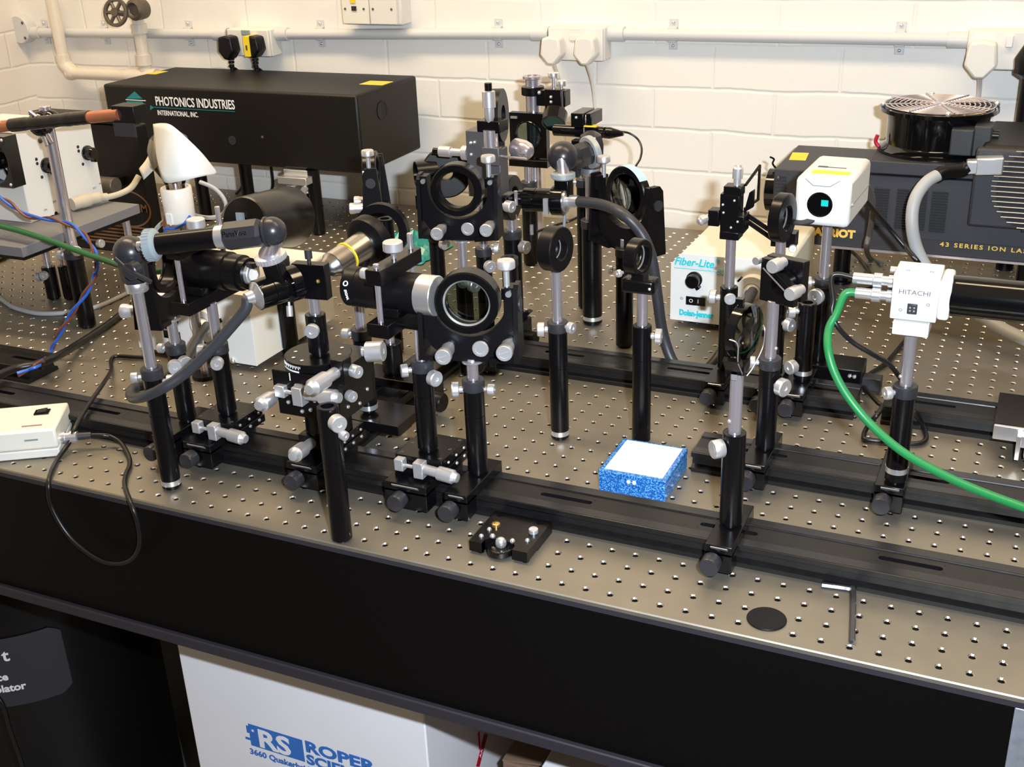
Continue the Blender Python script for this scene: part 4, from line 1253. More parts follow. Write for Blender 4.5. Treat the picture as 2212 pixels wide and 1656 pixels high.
# ------------------------------------------------------------------ small white camera with the long tube
X, Y = 0.2761, 0.255
t = thing('ccd_camera', 'white cube camera with green cable and a long glossy tube, on the middle rail', 'camera', (X, Y, 0))
carrier(t, X - .004, YM, .030)
holder(t, X, Y, .037, .1480, screws=((215, .1405, .0068, .007),), band=.012, seam=.97)
post(t, X, Y, .14, .2110, pins=((205, .157),))
MB().cbox((X + .000, Y, .2140), .034, .034, .014).build('foot_block', WHITE, t, bev=.001)
CH = .0215
CZ = .2210 + CH + .004
cc = V(X + .001, Y + .004, CZ)
bd = MB().cbox(tuple(cc), CH * 2, CH * 2, CH * 2.15).build('camera_body', WHITE, t, bev=.0012)
MB().box(cc.x + CH, cc.x + CH + .011, cc.y - CH * .95, cc.y + CH * .95, cc.z - CH * .95, cc.z + CH * .95).build('front_flange', WHITE, t, bev=.003)
fy = cc.y - CH * 1.0
text(bd, 'maker_name', 'HITACHI', GTXT, (cc.x - .0155, fy, cc.z + .0035), (1, 0, 0), (0, 0, 1), .0068, ext=.0001, sx=1.12)
sk = MB().box(cc.x - .0060, cc.x + .0035, fy - .0010, fy + .001, cc.z - .0165, cc.z - .0055)
lab(sk.build('socket', GRYD, bd, bev=.0015), 'dark four pin socket')
s = MB()
for dx in (-.0032, .0006):
    for dz in (-.0128, -.0095): s.sph((cc.x + dx, fy - .0010, cc.z + dz), .0011, 8)
s.build('pins', SILW, bd)
s = MB()
for dx, dz in ((-.012, -.013), (.013, -.005)): s.ring((cc.x + dx, fy, cc.z + dz), (0, 1, 0), .0016, .0010, .0006, 16)
for dx, dy in ((-.010, -.008), (.012, -.006)): s.ring((cc.x + dx, cc.y + dy, cc.z + CH * 1.075), (0, 0, 1), .0020, .0011, .0006, 16)
s.build('screws', GRYP, bd)
for dz, dy, ln in ((.009, -.004, .040), (-.005, -.008, .036)):
    c0 = V(cc.x - CH, cc.y + dy, cc.z + dz)
    MB().lathe(c0, (-1, 0, 0), [(0, 0), (0, .0062), (.006, .0062), (.006, .0048), (.012, .0048), (.012, .0072), (.020, .0072), (.021, .0056), (ln, .0056), (ln, 0)], 22).build('bnc_connector', SILW, t)
MB().cyl((cc.x - CH, cc.y + .012, cc.z + .016), (cc.x - CH - .007, cc.y + .012, cc.z + .016), .0035, n=14).build('terminal', SILW, t)
TX = cc.x + CH + .010
MB().lathe((TX, cc.y, cc.z), (1, 0, 0), [(0, 0), (0, .0195), (.004, .0200), (.26, .0200), (.26, 0)], 48).build('long_tube', BLKG, t)

# ------------------------------------------------------------------ stage at the right edge
X, Y = .400, .462
t = thing('silver_edged_stage', 'black platform with bright silver edges clamped on the short right rail', 'stage', (X, Y, 0))
MB().box(.362, .450, .418, .508, .0372, .0452).build('platform', BLK, t, bev=.0006)
MB().box(.362, .450, .4130, .4178, .0270, .0445).build('silver_edge', SILW, t, bev=.001)
MB().box(.363, .449, .4185, .5230, RH + .0002, .0370).build('carrier', BLK, t)
MB().cbox((.390, .4085, .024), .005, .010, .030).cbox((.4215, .4085, .024), .005, .010, .030).cbox((.406, .4105, .031), .036, .008, .014).build('clamp_jaw', SILW, t, bev=.0006)
MB().lathe((.406, .4060, .0220), (0, -1, 0), [(0, 0), (0, .0095), (.012, .0095), (.013, .0085), (.013, 0)], 28).build('clamp_knob', SIL, t)


# ------------------------------------------------------------------ fibre lamp boxes
def lampbox(labl, x0, x1, y0, y1, z0, z1, port, full=True):
    t = thing('fibre_lamp_box', labl, 'lamp box', ((x0 + x1) / 2, (y0 + y1) / 2, 0))
    c = .018
    prof = [(x0, z0), (x1, z0), (x1, z1 - c * .2), (x1 - c * .2, z1), (x0 + c * .9, z1), (x0, z1 - c)]
    MB().prism([(a, y0 + .002, b_) for a, b_ in prof], (0, y1 - y0 - .002, 0)).build('case', CREAM, t, bev=.0015)
    fp = MB().prism([(a, y0, b_) for a, b_ in prof], (0, .003, 0)).build('front_panel', WHITE, t, bev=.0006)
    for fx in (x0 + .030, x1 - .03):
        for fy in (y0 + .03, y1 - .03):
            MB().lathe((fx, fy, 0), (0, 0, 1), [(0, 0), (0, .010), (z0, .010), (z0, 0)], 18).build('rubber_foot', BLKM, t)
    px, pz = port
    pb = MB().ring((px, y0 - .007, pz), (0, 1, 0), .024, .013, .014, 40)
    pb.build('port_ring', WHITE, t)
    for an in (20, 140, 260):
        d = V(math.cos(math.radians(an)), 0, math.sin(math.radians(an)))
        MB().obox(V(px, y0 - .008, pz) + d * .0235, d, (0, 1, 0), d.cross(V(0, 1, 0)), .007, .010, .006).build('port_clip', BLKG, t)
    MB().lathe((px, y0 - .006, pz), (0, -1, 0), [(0, 0), (0, .0128), (.012, .0125), (.018, .0085), (.018, 0)], 28).build('port_nozzle', SIL, t)
    return t, fp


L1 = (-.1115, .062, .706, .900, .010, .116)
t, fp = lampbox('tan and white fibre lamp box with turquoise lettering, in front of the grey ion laser', *L1, (0.0147, 0.0715))
fy = L1[2]
text(fp, 'brand_print', 'Fiber-Lite', CYAN, (-0.1064, 0.7055, 0.0983), (1, 0, 0), (0, 0, 1), .0165, bold=.0004, shear=.28, sx=.93)
text(fp, 'registered_mark', '\u00ae', CYAN, (-0.0435, 0.7055, 0.1075), (1, 0, 0), (0, 0, 1), .008)
MB().box(-0.1064, -0.0364, fy - .0003, fy + .0003, 0.0933 - .0009, 0.0933).build('underline_print', CYAN, fp)
text(fp, 'model_print', 'PL-800', mat('pale_cyan', (.35, .72, .78), .5), (-0.0569, 0.7055, 0.0905), (1, 0, 0), (0, 0, 1), .0115, shear=.2)
text(fp, 'maker_print', 'Dolan-Jenner', CYAN, (-0.0969, 0.7055, 0.0197), (1, 0, 0), (0, 0, 1), .0122, bold=.0007, sx=.80)
KX, KZ = -0.0747, 0.0778
kb = MB().lathe((KX, fy, KZ), (0, -1, 0), [(0, 0), (0, .0120), (.003, .0120), (.004, .0105), (.014, .0100), (.015, .009), (.015, 0)], 28)
kb.obox((KX + .006, fy - .006, KZ - .008), (.6, 0, -.8), (0, 1, 0), (.8, 0, .6), .010, .010, .005)
kb.build('dimmer_knob', BLK, t)
sw = MB().box(-0.0868, -0.0571, fy - .0015, fy, 0.0372, 0.0504).build('rocker_switch', BLKG, t, bev=.0004)
MB().box(-0.0854, -0.0712, fy - .0032, fy - .0012, 0.0379, 0.0482).build('rocker', BLK, sw)
text(sw, 'switch_marks', 'O   I', WTXT, (-0.0816, fy - .0034, 0.0421), (1, 0, 0), (0, 0, 1), .0080)
text(fp, 'switch_print', 'O', GTXT, (-0.096, 0.7055, 0.0442), (1, 0, 0), (0, 0, 1), .0055)

L2 = (-.820, -.606, .338, .545, .010, .116)
t, fp = lampbox('white fibre lamp box on the left, behind the left rod clamp', *L2, (-0.6799, 0.0663))
fy = L2[2]
text(fp, 'brand_print', 'Fiber-Lite', CYAN, (-0.775, 0.3375, 0.082), (1, 0, 0), (0, 0, 1), .0205, bold=.0004, shear=.28)
text(fp, 'maker_print', 'Dolan-Jenner', CYAN, (-0.7846, 0.3375, 0.0138), (1, 0, 0), (0, 0, 1), .0122, bold=.0007, sx=.80)
KX, KZ = -0.7489, 0.0636
MB().lathe((KX, fy, KZ), (0, -1, 0), [(0, 0), (0, .0120), (.003, .0120), (.004, .0105), (.014, .0100), (.015, .009), (.015, 0)], 28).build('dimmer_knob', BLK, t)
MB().box(KX - .018, KX + .012, fy - .0020, fy, KZ - .030, KZ - .018).build('rocker_switch', BLKG, t, bev=.0004)
MB().sph((-0.6474, fy, 0.0136), .005, 12).build('foot_screw', SILW, t)
for yy in (.40, .43):
    MB().box(L2[1] - .0005, L2[1] + .0006, yy, yy + .0012, L2[4] + .004, L2[5] - .012).build('side_seam', GRYP, t)

# ------------------------------------------------------------------ back cluster
# big gimbal mount without a lens
X, Y = -0.3176, 0.435
t = thing('gimbal_mount', 'empty gimbal mount with silver knobs, standing behind the big front one', 'lens mount', (X, Y, 0))
holder(t, X, Y, 0, .1500, collar=False, screws=((-68, .1400, .0075, .004), (-20, .1350, .0100, .009)), seam=.6)
post(t, X, Y, .14, 0.2646 - .069)
gimbal(t, (X, Y, 0.2646), -78, None, .0345)

# ring holder with a small side ring
X, Y = -0.4354, 0.5785
t = thing('disc_mount', 'thick dark disc with a small hole, behind the empty gimbal mount', 'disc mount', (X, Y, 0))
holder(t, X, Y, 0, .1530, screws=((-25, .140, .0085, .008),), seam=.7)
RZ = 0.2456
post(t, X, Y, .145, RZ - .030)
a = V(.42, -.90, .12).normalized()
MB().lathe(V(X + .024, Y, RZ), a, [(-.008, .0095), (-.008, .036), (.006, .036), (.008, .034), (.008, .012), (.006, .0095)], 48, True).build('thick_disc', BLKM, t)
MB().lathe(V(X - .002, Y - .016, RZ + .000), V(-.75, -.66, 0), [(-.016, 0), (-.016, .019), (.014, .019), (.014, .016), (.004, .015), (.004, 0)], 36).build('side_cylinder', BLK, t)
MB().cbox((X - .012, Y - .006, RZ - .044), .020, .018, .020).build('side_block', BLKM, t)
MB().box(X - .006, X + .012, Y - .004, Y + .006, RZ - .060, RZ - .028).build('stem', BLK, t)

# spatial filter with micrometers
X, Y = -0.3383, 0.5398
t = thing('spatial_filter', 'grey and black spatial filter with a vertical and a horizontal micrometer', 'spatial filter', (X, Y, 0))
holder(t, X, Y, 0, .1520, screws=((15, .150, .0075, .008), (-40, .128, .0085, .009)), seam=.6)
Z0, ZM, ZT, ZQ = 0.2248, 0.2919, 0.3262, 0.3468
post(t, X, Y, .145, Z0)
DG = mat('grey_anodised', (.11, .105, .11), .38, .4)
XB = X + .017
b = MB().box(XB - .028, XB + .004, Y - .016, Y + .016, Z0 + .004, ZT - .006)
b.box(XB + .002, XB + .018, Y - .006, Y + .020, Z0 + .006, ZM + .002)
sb = lab(b.build('stage_block', DG, t, bev=.0012), 'dark grey stage block')
MB().box(XB - .002, XB + .024, Y - .022, Y - .010, ZM - .016, ZM + .008).build('micrometer_block', DG, t, bev=.001)
MB().cyl((XB + .008, Y - .012, ZM + .006), (XB + .008, Y - .012, ZT - .004), .010, n=24).build('vertical_post', CHR, t)
MB().box(XB - .010, XB + .024, Y - .016, Y + .012, ZT - .008, ZT + .008).build('cross_block', BLK, t, bev=.001)
vm = MB().lathe((XB + .008, Y - .012, ZT + .006), (0, 0, 1), [(0, 0), (0, .004), (.007, .0066), (.019, .0066), (.020, .0088), (.041, .0088), (.042, .005), (.042, 0)], 28).build('vertical_micrometer', SIL, t)
MB().cyl((XB + .008, Y - .012, ZT + .047), (XB + .008, Y - .012, ZT + .058), .005, n=18).build('ratchet', BLK, vm)
hm = MB().lathe((XB - .028, Y - .010, ZM - .004), (-1, 0, 0), [(0, 0), (0, .010), (.008, .010), (.010, .005), (.026, .0055), (.027, .0075), (.044, .0075), (.045, .0045), (.045, 0)], 28).build('horizontal_micrometer', SIL, t)
MB().cyl((XB - .072, Y - .010, ZM - .004), (XB - .082, Y - .010, ZM - .004), .0045, n=18).build('ratchet', BLK, hm)
MB().lathe((XB + .050, Y + .008, ZM - .000), (.9, -.4, -.1), [(-.020, 0), (-.020, .0125), (-.004, .0135), (.004, .0120), (.010, .007), (.011, 0)], 36).build('objective', CHR, t)
s = MB()
for dx, dz in ((-.020, .012), (-.014, .013), (-.020, -.004), (-.018, -.034), (-.010, -.036)): s.sph((XB + dx, Y - .0165, ZM + dz), .0026, 8)
s.build('cap_screws', SILW, sb)
MB().cyl((XB - .02, Y - .014, ZM - .002), (XB + .062, Y - .014, ZM - .006), .0016, n=8).build('guide_rod', CHR, t)
MB().box(XB - .020, XB + .024, Y - .004, Y + .030, Z0 - .020, Z0 + .003).build('lower_stage', BLK, t, bev=.001)
MB().box(XB - .022, XB - .004, Y - .006, Y + .014, .165, Z0 - .020).build('lower_block', BLK, t, bev=.001)
screw_knob(t, (XB + .024, Y - .012, Z0 - .006), (1, -.3, 0), .008, .012, .004)
for k in (0, 1):
    MB().cyl((XB + .040 + .022 * k, Y - .006, Z0 - .006 - .040 * k), (XB + .040 + .022 * k, Y - .006, Z0 + .014 - .046 * k), .0026, n=10).build('guide_pin', CHR, t)
# ring behind it
RC = V(XB - .0055, Y + .04, 0.3312)
MB().lathe(RC, V(.97, .22, .02), [(-.009, .014), (-.009, .036), (.009, .036), (.009, .014)], 44, True).build('iris_ring', BLKM, t)
MB().box(RC.x - .012, RC.x + .008, RC.y - .016, RC.y + .004, ZM - .02, RC.z - .030).build('ring_stem', BLKM, t)
MB().sph(RC + V(.002, -.0365, -.006), .005, 10).build('ring_screw', SILW, t)

# square mount on its post
X, Y = -.4335, .9177
t = thing('square_lens_mount', 'square black mount with a round window, in front of the tall steel column', 'lens mount', (X, Y, 0))
holder(t, X, Y, 0, .1500, r=.0135, screws=((190, .143, .0075, .008), (215, .125, .011, .009)), seam=.3)
post(t, X, Y, .145, 0.1854, r=.0075)
SZ0, SZ1 = 0.1926, 0.2674
SX0, SX1 = -0.4636, -0.3958
sc = V((SX0 + SX1) / 2, Y - .006, (SZ0 + SZ1) / 2); hw, hh = (SX1 - SX0) / 2, (SZ1 - SZ0) / 2; rr = hh * .66
b = MB(); N = 32
out = []
inn = []
for k in range(N + 1):
    an = 6.283185 * k / N + .785398
    c_, s_ = math.cos(an), math.sin(an); q_ = max(abs(c_), abs(s_))
    out.append(V(sc.x + hw * c_ / q_, sc.y, sc.z + hh * s_ / q_)); inn.append(V(sc.x + rr * c_, sc.y, sc.z + rr * s_))
b.strip(out, inn, (0, .014, 0))
fr_ = b.build('square_frame', BLK, t)
MB().ring(sc + V(0, .002, 0), (0, 1, 0), rr, rr * .90, .010, 40).build('window_ring', BLKG, fr_)
lab(MB().lathe(sc + V(0, .004, 0), (0, 1, 0), [(0, 0), (0, rr * .9), (.003, rr * .9), (.003, 0)], 40).build('window', LENSD, fr_), 'dark tinted window')
MB().box(sc.x - hw * .95, sc.x + hw * 1.15, sc.y - .012, sc.y + .030, SZ0 - .014, SZ0 - .002).build('shelf_plate', BLK, t, bev=.001)
MB().cbox((sc.x - hw * .72, sc.y - .001, sc.z + hh * .80), .012, .003, .004).build('latch', SILW, fr_)

# tall steel column with the periscope mirror
X, Y = -0.4286, .935
t = thing('periscope_column', 'tall steel column with a clamp arm and a tilted mirror at its top', 'column', (X, Y, 0))
ZTOP = 0.3255
MB().lathe((X, Y, 0), (0, 0, 1), [(0, 0), (0, .022), (.006, .022), (.008, .0125), (ZTOP - .006, .0125), (ZTOP - .004, .0165), (ZTOP, .0165), (ZTOP, .0140), (ZTOP - .003, .0130), (ZTOP - .003, 0)], 36).build('column', CHR, t)
CZ = ZTOP - .024
MB().ring((X, Y, CZ), (0, 0, 1), .0195, .0125, .014, 36).build('clamp_collar', BLK, t)
MB().box(X + .014, X + .066, Y - .018, Y + .006, CZ - .022, CZ + .004).build('arm', BLK, t, bev=.001)
MB().box(X + .034, X + .064, Y - .030, Y - .014, CZ - .034, CZ + .008).build('tilt_block', BLK, t, bev=.001)
s = MB()
for dz in (-.004, -.012, -.020): s.sph((X + .046, Y - .0305, CZ + dz), .0030, 8)
s.sph((X + .020, Y - .0185, CZ + .000), .0034, 8)
s.build('cap_screws', SILW, t)
for dx, dy, hgt in ((.040, -.004, .030), (.060, -.018, .020)):
    MB().lathe((X + dx, Y + dy, CZ + hgt - .030), (0, 0, 1), [(0, 0), (0, .0034), (.022, .0034), (.0225, .0085), (.030, .0095), (.031, .009), (.031, 0)], 22).build('tilt_screw', SILW, t)
mc = V(X + .052, Y - .034, CZ - .042)
ma = V(.12, -.72, -.60).normalized()
MB().lathe(mc, ma, [(-.016, 0), (-.016, .0205), (.006, .0205), (.006, .0175), (.004, .0175)], 40).build('mirror_cell', BLKG, t)
lab(MB().lathe(mc, ma, [(.0038, 0), (.0040, .0174), (.0045, .0174), (.0045, 0)], 40).build('mirror', MIRB, t), 'bluish mirror')

# diode laser in its clamp
X, Y = -0.2619, 0.7398
t = thing('diode_laser_mount', 'slim black diode laser held in a clamp mount with yellow edges, near the wall', 'laser mount', (X, Y, 0))
holder(t, X, Y, 0, 0.2087, screws=((205, 0.2037, .007, .007), (-10, 0.1907, .008, .008)), seam=.5)
LZ = 0.2812
post(t, X, Y, .15, LZ - .022)
b = MB().box(X - .010, X + .010, Y - .024, Y + .024, LZ - .022, LZ - .010)
b.box(X - .010, X + .010, Y - .024, Y + .024, LZ + .010, LZ + .030)
b.box(X - .010, X + .010, Y + .012, Y + .024, LZ - .012, LZ + .012)
b.box(X + .013, X + .022, Y - .022, Y + .024, LZ + .011, LZ + .030)
b.build('clamp_block', BLK, t, bev=.001)
DK = 0.1106 / .138
tag(MB().lathe((-0.3065, Y - .006, LZ), (1, 0, 0), [(a * DK, r * .9) for a, r in ((0, 0), (0, .0085), (.001, .0095), (.098, .0095), (.099, .0088), (.101, .0088), (.102, .0095), (.112, .0095), (.138, .0035), (.138, 0))], 28).build('diode_laser', BLKG), 'slim black pen shaped diode laser lying through the clamp near the wall', 'laser')
for z_ in (.0112, -.0125):
    lab(MB().box(X + .011, X + .030, Y - .026, Y - .012, LZ + z_, LZ + z_ + .0016).build('yellow_tab', YELD, t), 'yellow edge strip')
MB().box(X + .0102, X + .0118, Y - .0252, Y - .0236, LZ - .022, LZ + .010).build('spring_bar', SILW, t)
screw_knob(t, (X + .010, Y - .014, LZ + .021), (1, 0, 0), .008, .010, .001)
screw_knob(t, (X + .020, Y - .012, LZ - .022), (1, 0, 0), .006, .010, .005)
MB().sph((X - .001, Y - .0242, LZ + .024), .0024, 8).build('cap_screw', SILW, t)

# second swivel arm
X, Y = -.2255, .6766
t = thing('swivel_arm_stand', 'rear swivel arm stand with a bent head, standing in the middle of the bench', 'arm stand', (X, Y, 0))
holder(t, X, Y, 0, .1650, r=.0150, screws=((5, .155, .0075, .008), (-5, .142, .009, .009)), band=.008, seam=.45)
post(t, X, Y, .155, 0.231, r=.0090)
zc = 0.233
MB().lathe((X, Y, zc), (0, 0, 1), [(0, 0), (0, .0135), (.001, .0145), (.009, .0145), (.010, .0135), (.010, 0)], 30).build('silver_collar', SILW, t)
hd = MB().lathe((X, Y, zc + .010), (0, 0, 1), [(0, 0), (0, .0165), (.003, .0185), (.034, .0195), (.046, .0160), (.052, .006), (.052, 0)], 8)
hb = hd.build('swivel_head', CAST, t, ang=30)
kc = V(X + .006, Y - .018, zc + .036)
ka = V(-.55, -.80, -.15).normalized()
MB().ring(kc, ka, .0235, .0165, .009, 40).build('knurled_ring', ZINC, t)
eb = kc + ka * .046
ab = MB().lathe(kc + ka * .002, ka, [(0, 0), (0, .0170), (.012, .0185), (.034, .0185), (.036, 0)], 8)
ab.build('arm_body', CAST, t, ang=30)
ec = V((-0.2377, 0.6, 0.2743))
MB().cyl(kc + ka * .025, ec, .015, .017, n=24).build('elbow_arm', CAST, t)
MB().sph(ec, .0215, 28).build('ball_socket', CAST, t)
rc = V((-0.232, 0.585, 0.256))
MB().lathe(ec + V(.002, -.010, .004), rc - ec - V(.002, -.010, .004), [(0, 0), (0, .010), (.008, .0105), (.016, .0080), (.032, .0105), (.032, 0)], 24).build('ball_neck', CHR, t)
kn = MB().lathe(rc, (0, 0, -1), [(0, 0), (0, .0140), (.001, .0162), (.007, .0162), (.009, .0145), (.009, 0)], 40)
for k in range(30):
    an = 6.283 * k / 30
    kn.obox((rc.x + .0163 * math.cos(an), rc.y + .0163 * math.sin(an), rc.z - .004), (math.cos(an), math.sin(an), 0), (-math.sin(an), math.cos(an), 0), (0, 0, 1), .0014, .0020, .006)
kn.build('knurled_flange', ZINC, t)
MB().box(rc.x - .010, rc.x + .012, rc.y - .010, rc.y + .010, rc.z - .040, rc.z - .009).build('clamp_stem', BLK, t, bev=.002)
MB().box(X - .026, X - .012, Y - .022, Y - .008, zc - .002, zc + .020).build('lock_block', CAST, t, bev=.001)

# light guide tip held by the second arm
g0 = V((-0.2952, 0.575, 0.2158)); g1 = V((-0.2224, 0.58, 0.2173))
ga = (g1 - g0).normalized(); GL = (g1 - g0).length
t2 = thing('light_guide', 'thick black light guide looping down from the rear swivel arm to the tan lamp box', 'light guide', (g1.x, g1.y, 0))
MB().lathe(g0, ga, [(0, 0), (0, .013), (.008, .0135), (.0085, .0165), (.025, .0165), (.0255, .0158), (.0265, .0158), (.027, .0165), (GL - .024, .0165), (GL - .023, .0150), (GL - .023, 0)], 34).build('black_sleeve', BLKG, t2)
MB().ring(g0 + ga * (GL - .014), ga, .0205, .0140, .018, 34).build('clamp_ring', BLKG, t)
MB().obox(g0 + ga * (GL - .026) + V(0, -.0175, -.004), ga, (0, 0, 1), (0, 1, 0), .007, .022, .005).build('pinch_screw', SIL, t)
MB().lathe(g0 + ga * (GL - .006), ga, [(0, 0), (0, .0165), (.004, .0165), (.006, .0085), (.020, .0085), (.020, 0)], 30).build('silver_cone', SILW, t2)
MB().tube([g1 + ga * .012] + [V(p) for p in [(-0.1656, 0.56, 0.2216), (-0.1251, 0.53, 0.22), (-0.0992, 0.53, 0.1963), (-0.084, 0.53, 0.1613), (-0.0772, 0.535, 0.1083), (-0.0717, 0.545, 0.0516), (-0.0542, 0.54, 0.0126), (-0.028, 0.535, -0.0018), (-0.0064, 0.545, 0.009), (0.0086, 0.57, 0.0322), (0.0201, 0.62, 0.0687), (0.0191, 0.678, 0.0786)]], .0075, 14, 10).build('flexible_sheath', RUBB, t2)
MB().cyl(g1 + V(-.006, 0, -.018), g1 + V(-.008, 0, -.046), .0022, n=10).cbox(tuple(g1 + V(-.008, 0, -.052)), .014, .010, .012).build('hanging_screw', GRYP, t)
MB().cyl(g1 + V(-.050, .002, -.070), g1 + V(.0, .0, -.053), .0022, n=8).build('tommy_bar', CHR, t)

# ring lens in front of that tip
X, Y = -0.3331, 0.6271
t = thing('lens_post', 'fat black lens ring facing the left end of the rear light guide', 'lens mount', (X, Y, 0))
holder(t, X, Y, 0, .1530, r=.0135, screws=((195, .1475, .0075, .007), (-15, .130, .0095, .011)), seam=.4)
post(t, X, Y, .145, 0.1772, r=.008)
ringmount(t, (X - .002, Y - .004, 0.2031), (.995, .05, 0), .0330, .0165, .020)

# gimbal with the blue tape
X, Y = -.1485, .6050
t = thing('gimbal_mount', 'gimbal lens mount with a strip of pale blue tape on its ring', 'lens mount', (X, Y, 0))
holder(t, X, Y, 0, .1500, r=.0125, screws=((-160, .118, .007, .007),), seam=.8)
post(t, X, Y, .145, 0.1626)
gz = 0.2257
gimbal(t, (X + .002, Y, gz), 62, LENS, .0400, knobs=False, tape=True, th=.013)
MB().lathe((X + .008, Y + .012, gz - .052), (1, .2, .05), [(0, 0), (0, .006), (.010, .006), (.012, .0075), (.028, .0085), (.029, .0110), (.040, .0115), (.041, .010), (.041, 0)], 26).build('adjusting_knob', SIL, t)

# mirror gimbal at the back left
X, Y = -0.6236, 0.6884
X, Y = -0.5598, .62
t = thing('gimbal_mount', 'edge-on gimbal mount below the right end of the long black laser', 'lens mount', (X, Y, 0))
gz = 0.2261
holder(t, X, Y, 0, .1620, r=.0125, seam=.6)
post(t, X, Y, .15, gz - .058)
gimbal(t, (X, Y, gz), 205, None, .0330)
MB().cyl((X + .020, Y - .01, gz - .056), (X + .042, Y - .012, gz - .054), .0075, n=20).build('dowel', BLKM, t)

# plain ring with a stem
X, Y = -0.4547, .46
t = thing('ring_mount', 'large open black ring on a post with a silver thumbscrew inside its outline', 'ring mount', (X, Y, 0))
rz = 0.189
holder(t, X - .004, Y + .016, 0, rz + .012, r=.0120, seam=.3, collar=False)
MB().lathe((X, Y, rz), (.18, -.98, 0), [(-.006, .0265), (-.006, .0385), (.006, .0385), (.006, .0265)], 56, True).build('open_ring', BLKM, t)
d = V(.15, -1, .1).normalized()
screw_knob(t, V(X - .012, Y + .006, rz - .003), d, .0085, .014, .006)
MB().box(X - .007, X + .007, Y - .005, Y + .005, rz - .062, rz - .036).build('ring_foot', BLKM, t)

# post with the small collar behind the right rod clamp
X, Y = -0.3587, 0.3024
t = thing('short_post', 'short fat black post on a carrier of the cross rail', 'post', (X, Y, 0))
holder(t, X, Y, .050, 0.0934, r=.0135, collar=False, seam=.9)
post(t, X - .001, Y, .08, 0.1036 + .016, r=.0062)
b = MB().box(X - .040, X + .050, Y - .020, Y + .022, .0375, .0495)
b.box(X - .040, X - .028, Y - .020, Y + .022, .010, .0375)
b.build('carrier', BLK, t, bev=.001)
MB().lathe((X + .048, Y - .012, .026), (1, -.1, 0), [(0, 0), (0, .008), (.008, .008), (.008, .012), (.030, .0125), (.032, .0110), (.032, 0)], 28).build('clamp_knob', BLKM, t)
MB().box(X + .042, X + .060, Y - .024, Y + .024, .014, .0375).build('jaw', BLK, t, bev=.001)

# carriers on the back rail at the left corner
X, Y = -.292, .505
t = thing('rail_carrier', 'empty black rail carrier with a knob at the left end of the back rail', 'carrier', (X, Y, 0))
carrier(t, X, YK, .030)
holder(t, X + .006, Y + .010, .037, .150, screws=(), seam=.6)

# small stage seen between the posts
X, Y = -0.299, 0.5644
t = thing('knob_clamp', 'small black clamp with a forked top and a round knob behind the back rail', 'clamp', (X, Y, 0))
b = MB().cbox((X, Y, .020), .030, .030, .038)
b.prism([(X - .014, Y, .036), (X + .014, Y, .052), (X + .020, Y, .050), (X + .006, Y, .036)], (0, .012, 0))
b.build('clamp_body', BLKM, t, bev=.001)
MB().cyl((X + .012, Y - .012, .016), (X + .034, Y - .014, .016), .011, n=24, c=.001).build('knob', BLKM, t)

# crumpled teal bag behind the ring
BX, BY = -0.6781, 0.9115
b = MB(); n = 16
random.seed(3)
P = []
for i in range(n + 1):
    for j in range(n + 1):
        u_, v_ = i / n - .5, j / n - .5
        hgt = max(0, (1 - (2 * u_) ** 2) * (1 - (2 * v_) ** 2))
        P.append((BX + u_ * .12 + random.uniform(-.003, .003), BY + v_ * .13 + random.uniform(-.003, .003), .002 + .045 * hgt * (.5 + .5 * random.random())))
for i in range(n):
    for j in range(n):
        k = i * (n + 1) + j
        b.add([P[k], P[k + n + 1], P[k + n + 2], P[k + 1]], [(0, 1, 2, 3)])
tag(b.build('crumpled_bag', TEALB, ang=20), 'crumpled teal plastic bag on the bench behind the open ring', 'bag')

# ------------------------------------------------------------------ long black laser head
LX0, LX1, LY0, LY1, LZ0, LZ1 = -1.398, -.792, .957, 1.185, .1290, .2755
t = thing('laser_head', 'long black rectangular laser head on posts, with white and teal lettering, against the wall', 'laser', ((LX0 + LX1) / 2, (LY0 + LY1) / 2, 0))
bd = MB().box(LX0, LX1, LY0, LY1, LZ0, LZ1).build('laser_case', LASM, t, bev=.005)
HY = 1.0419; HZ_ = 0.233
MB().lathe((LX1 + .0004, HY, HZ_), (1, 0, 0), [(0, 0), (0, .0165), (.0003, .018), (.0006, .018), (.0006, .0165)], 40).build('beam_port', IOND, bd)
fy = LY0 - .0004
XL = (1, 0, 0); ZL = (0, 0, 1)
text(bd, 'maker_print', 'PHOTONICS INDUSTRIES', WTXT, (-1.2664, 0.957, 0.2384), XL, ZL, .0250, bold=.0004, sx=.69)
text(bd, 'maker_print', 'INTERNATIONAL, INC.', WTXT, (-1.2656, 0.957, 0.219), XL, ZL, .0135, bold=.0002, sx=.74)
lg = MB()
pA, pB, pC = [V(p) for p in [(-1.3156, 0.957, 0.264), (-1.3407, 0.957, 0.2483), (-1.2983, 0.957, 0.25)]]
for p_ in (pA, pB, pC): p_.y = fy
lg.prism([pA, pB, pC], (0, -.0004, 0))
q = [V(p) for p in [(-1.3392, 0.957, 0.2437), (-1.2995, 0.957, 0.2444), (-1.2961, 0.957, 0.2381), (-1.3441, 0.957, 0.2379)]]
for p_ in q: p_.y = fy
lg.prism(q, (0, -.0004, 0))
q = [V(p) for p in [(-1.3115, 0.957, 0.2328), (-1.2995, 0.957, 0.2333), (-1.3093, 0.957, 0.2264)]]
for p_ in q: p_.y = fy
lg.prism(q, (0, -.0004, 0))
q = [V(p) for p in [(-1.2807, 0.957, 0.2378), (-1.2721, 0.957, 0.2335), (-1.2828, 0.957, 0.2275)]]
for p_ in q: p_.y = fy
lg.prism(q, (0, -.0004, 0))
lab(lg.build('teal_logo', TEAL, bd), 'teal triangle emblem')
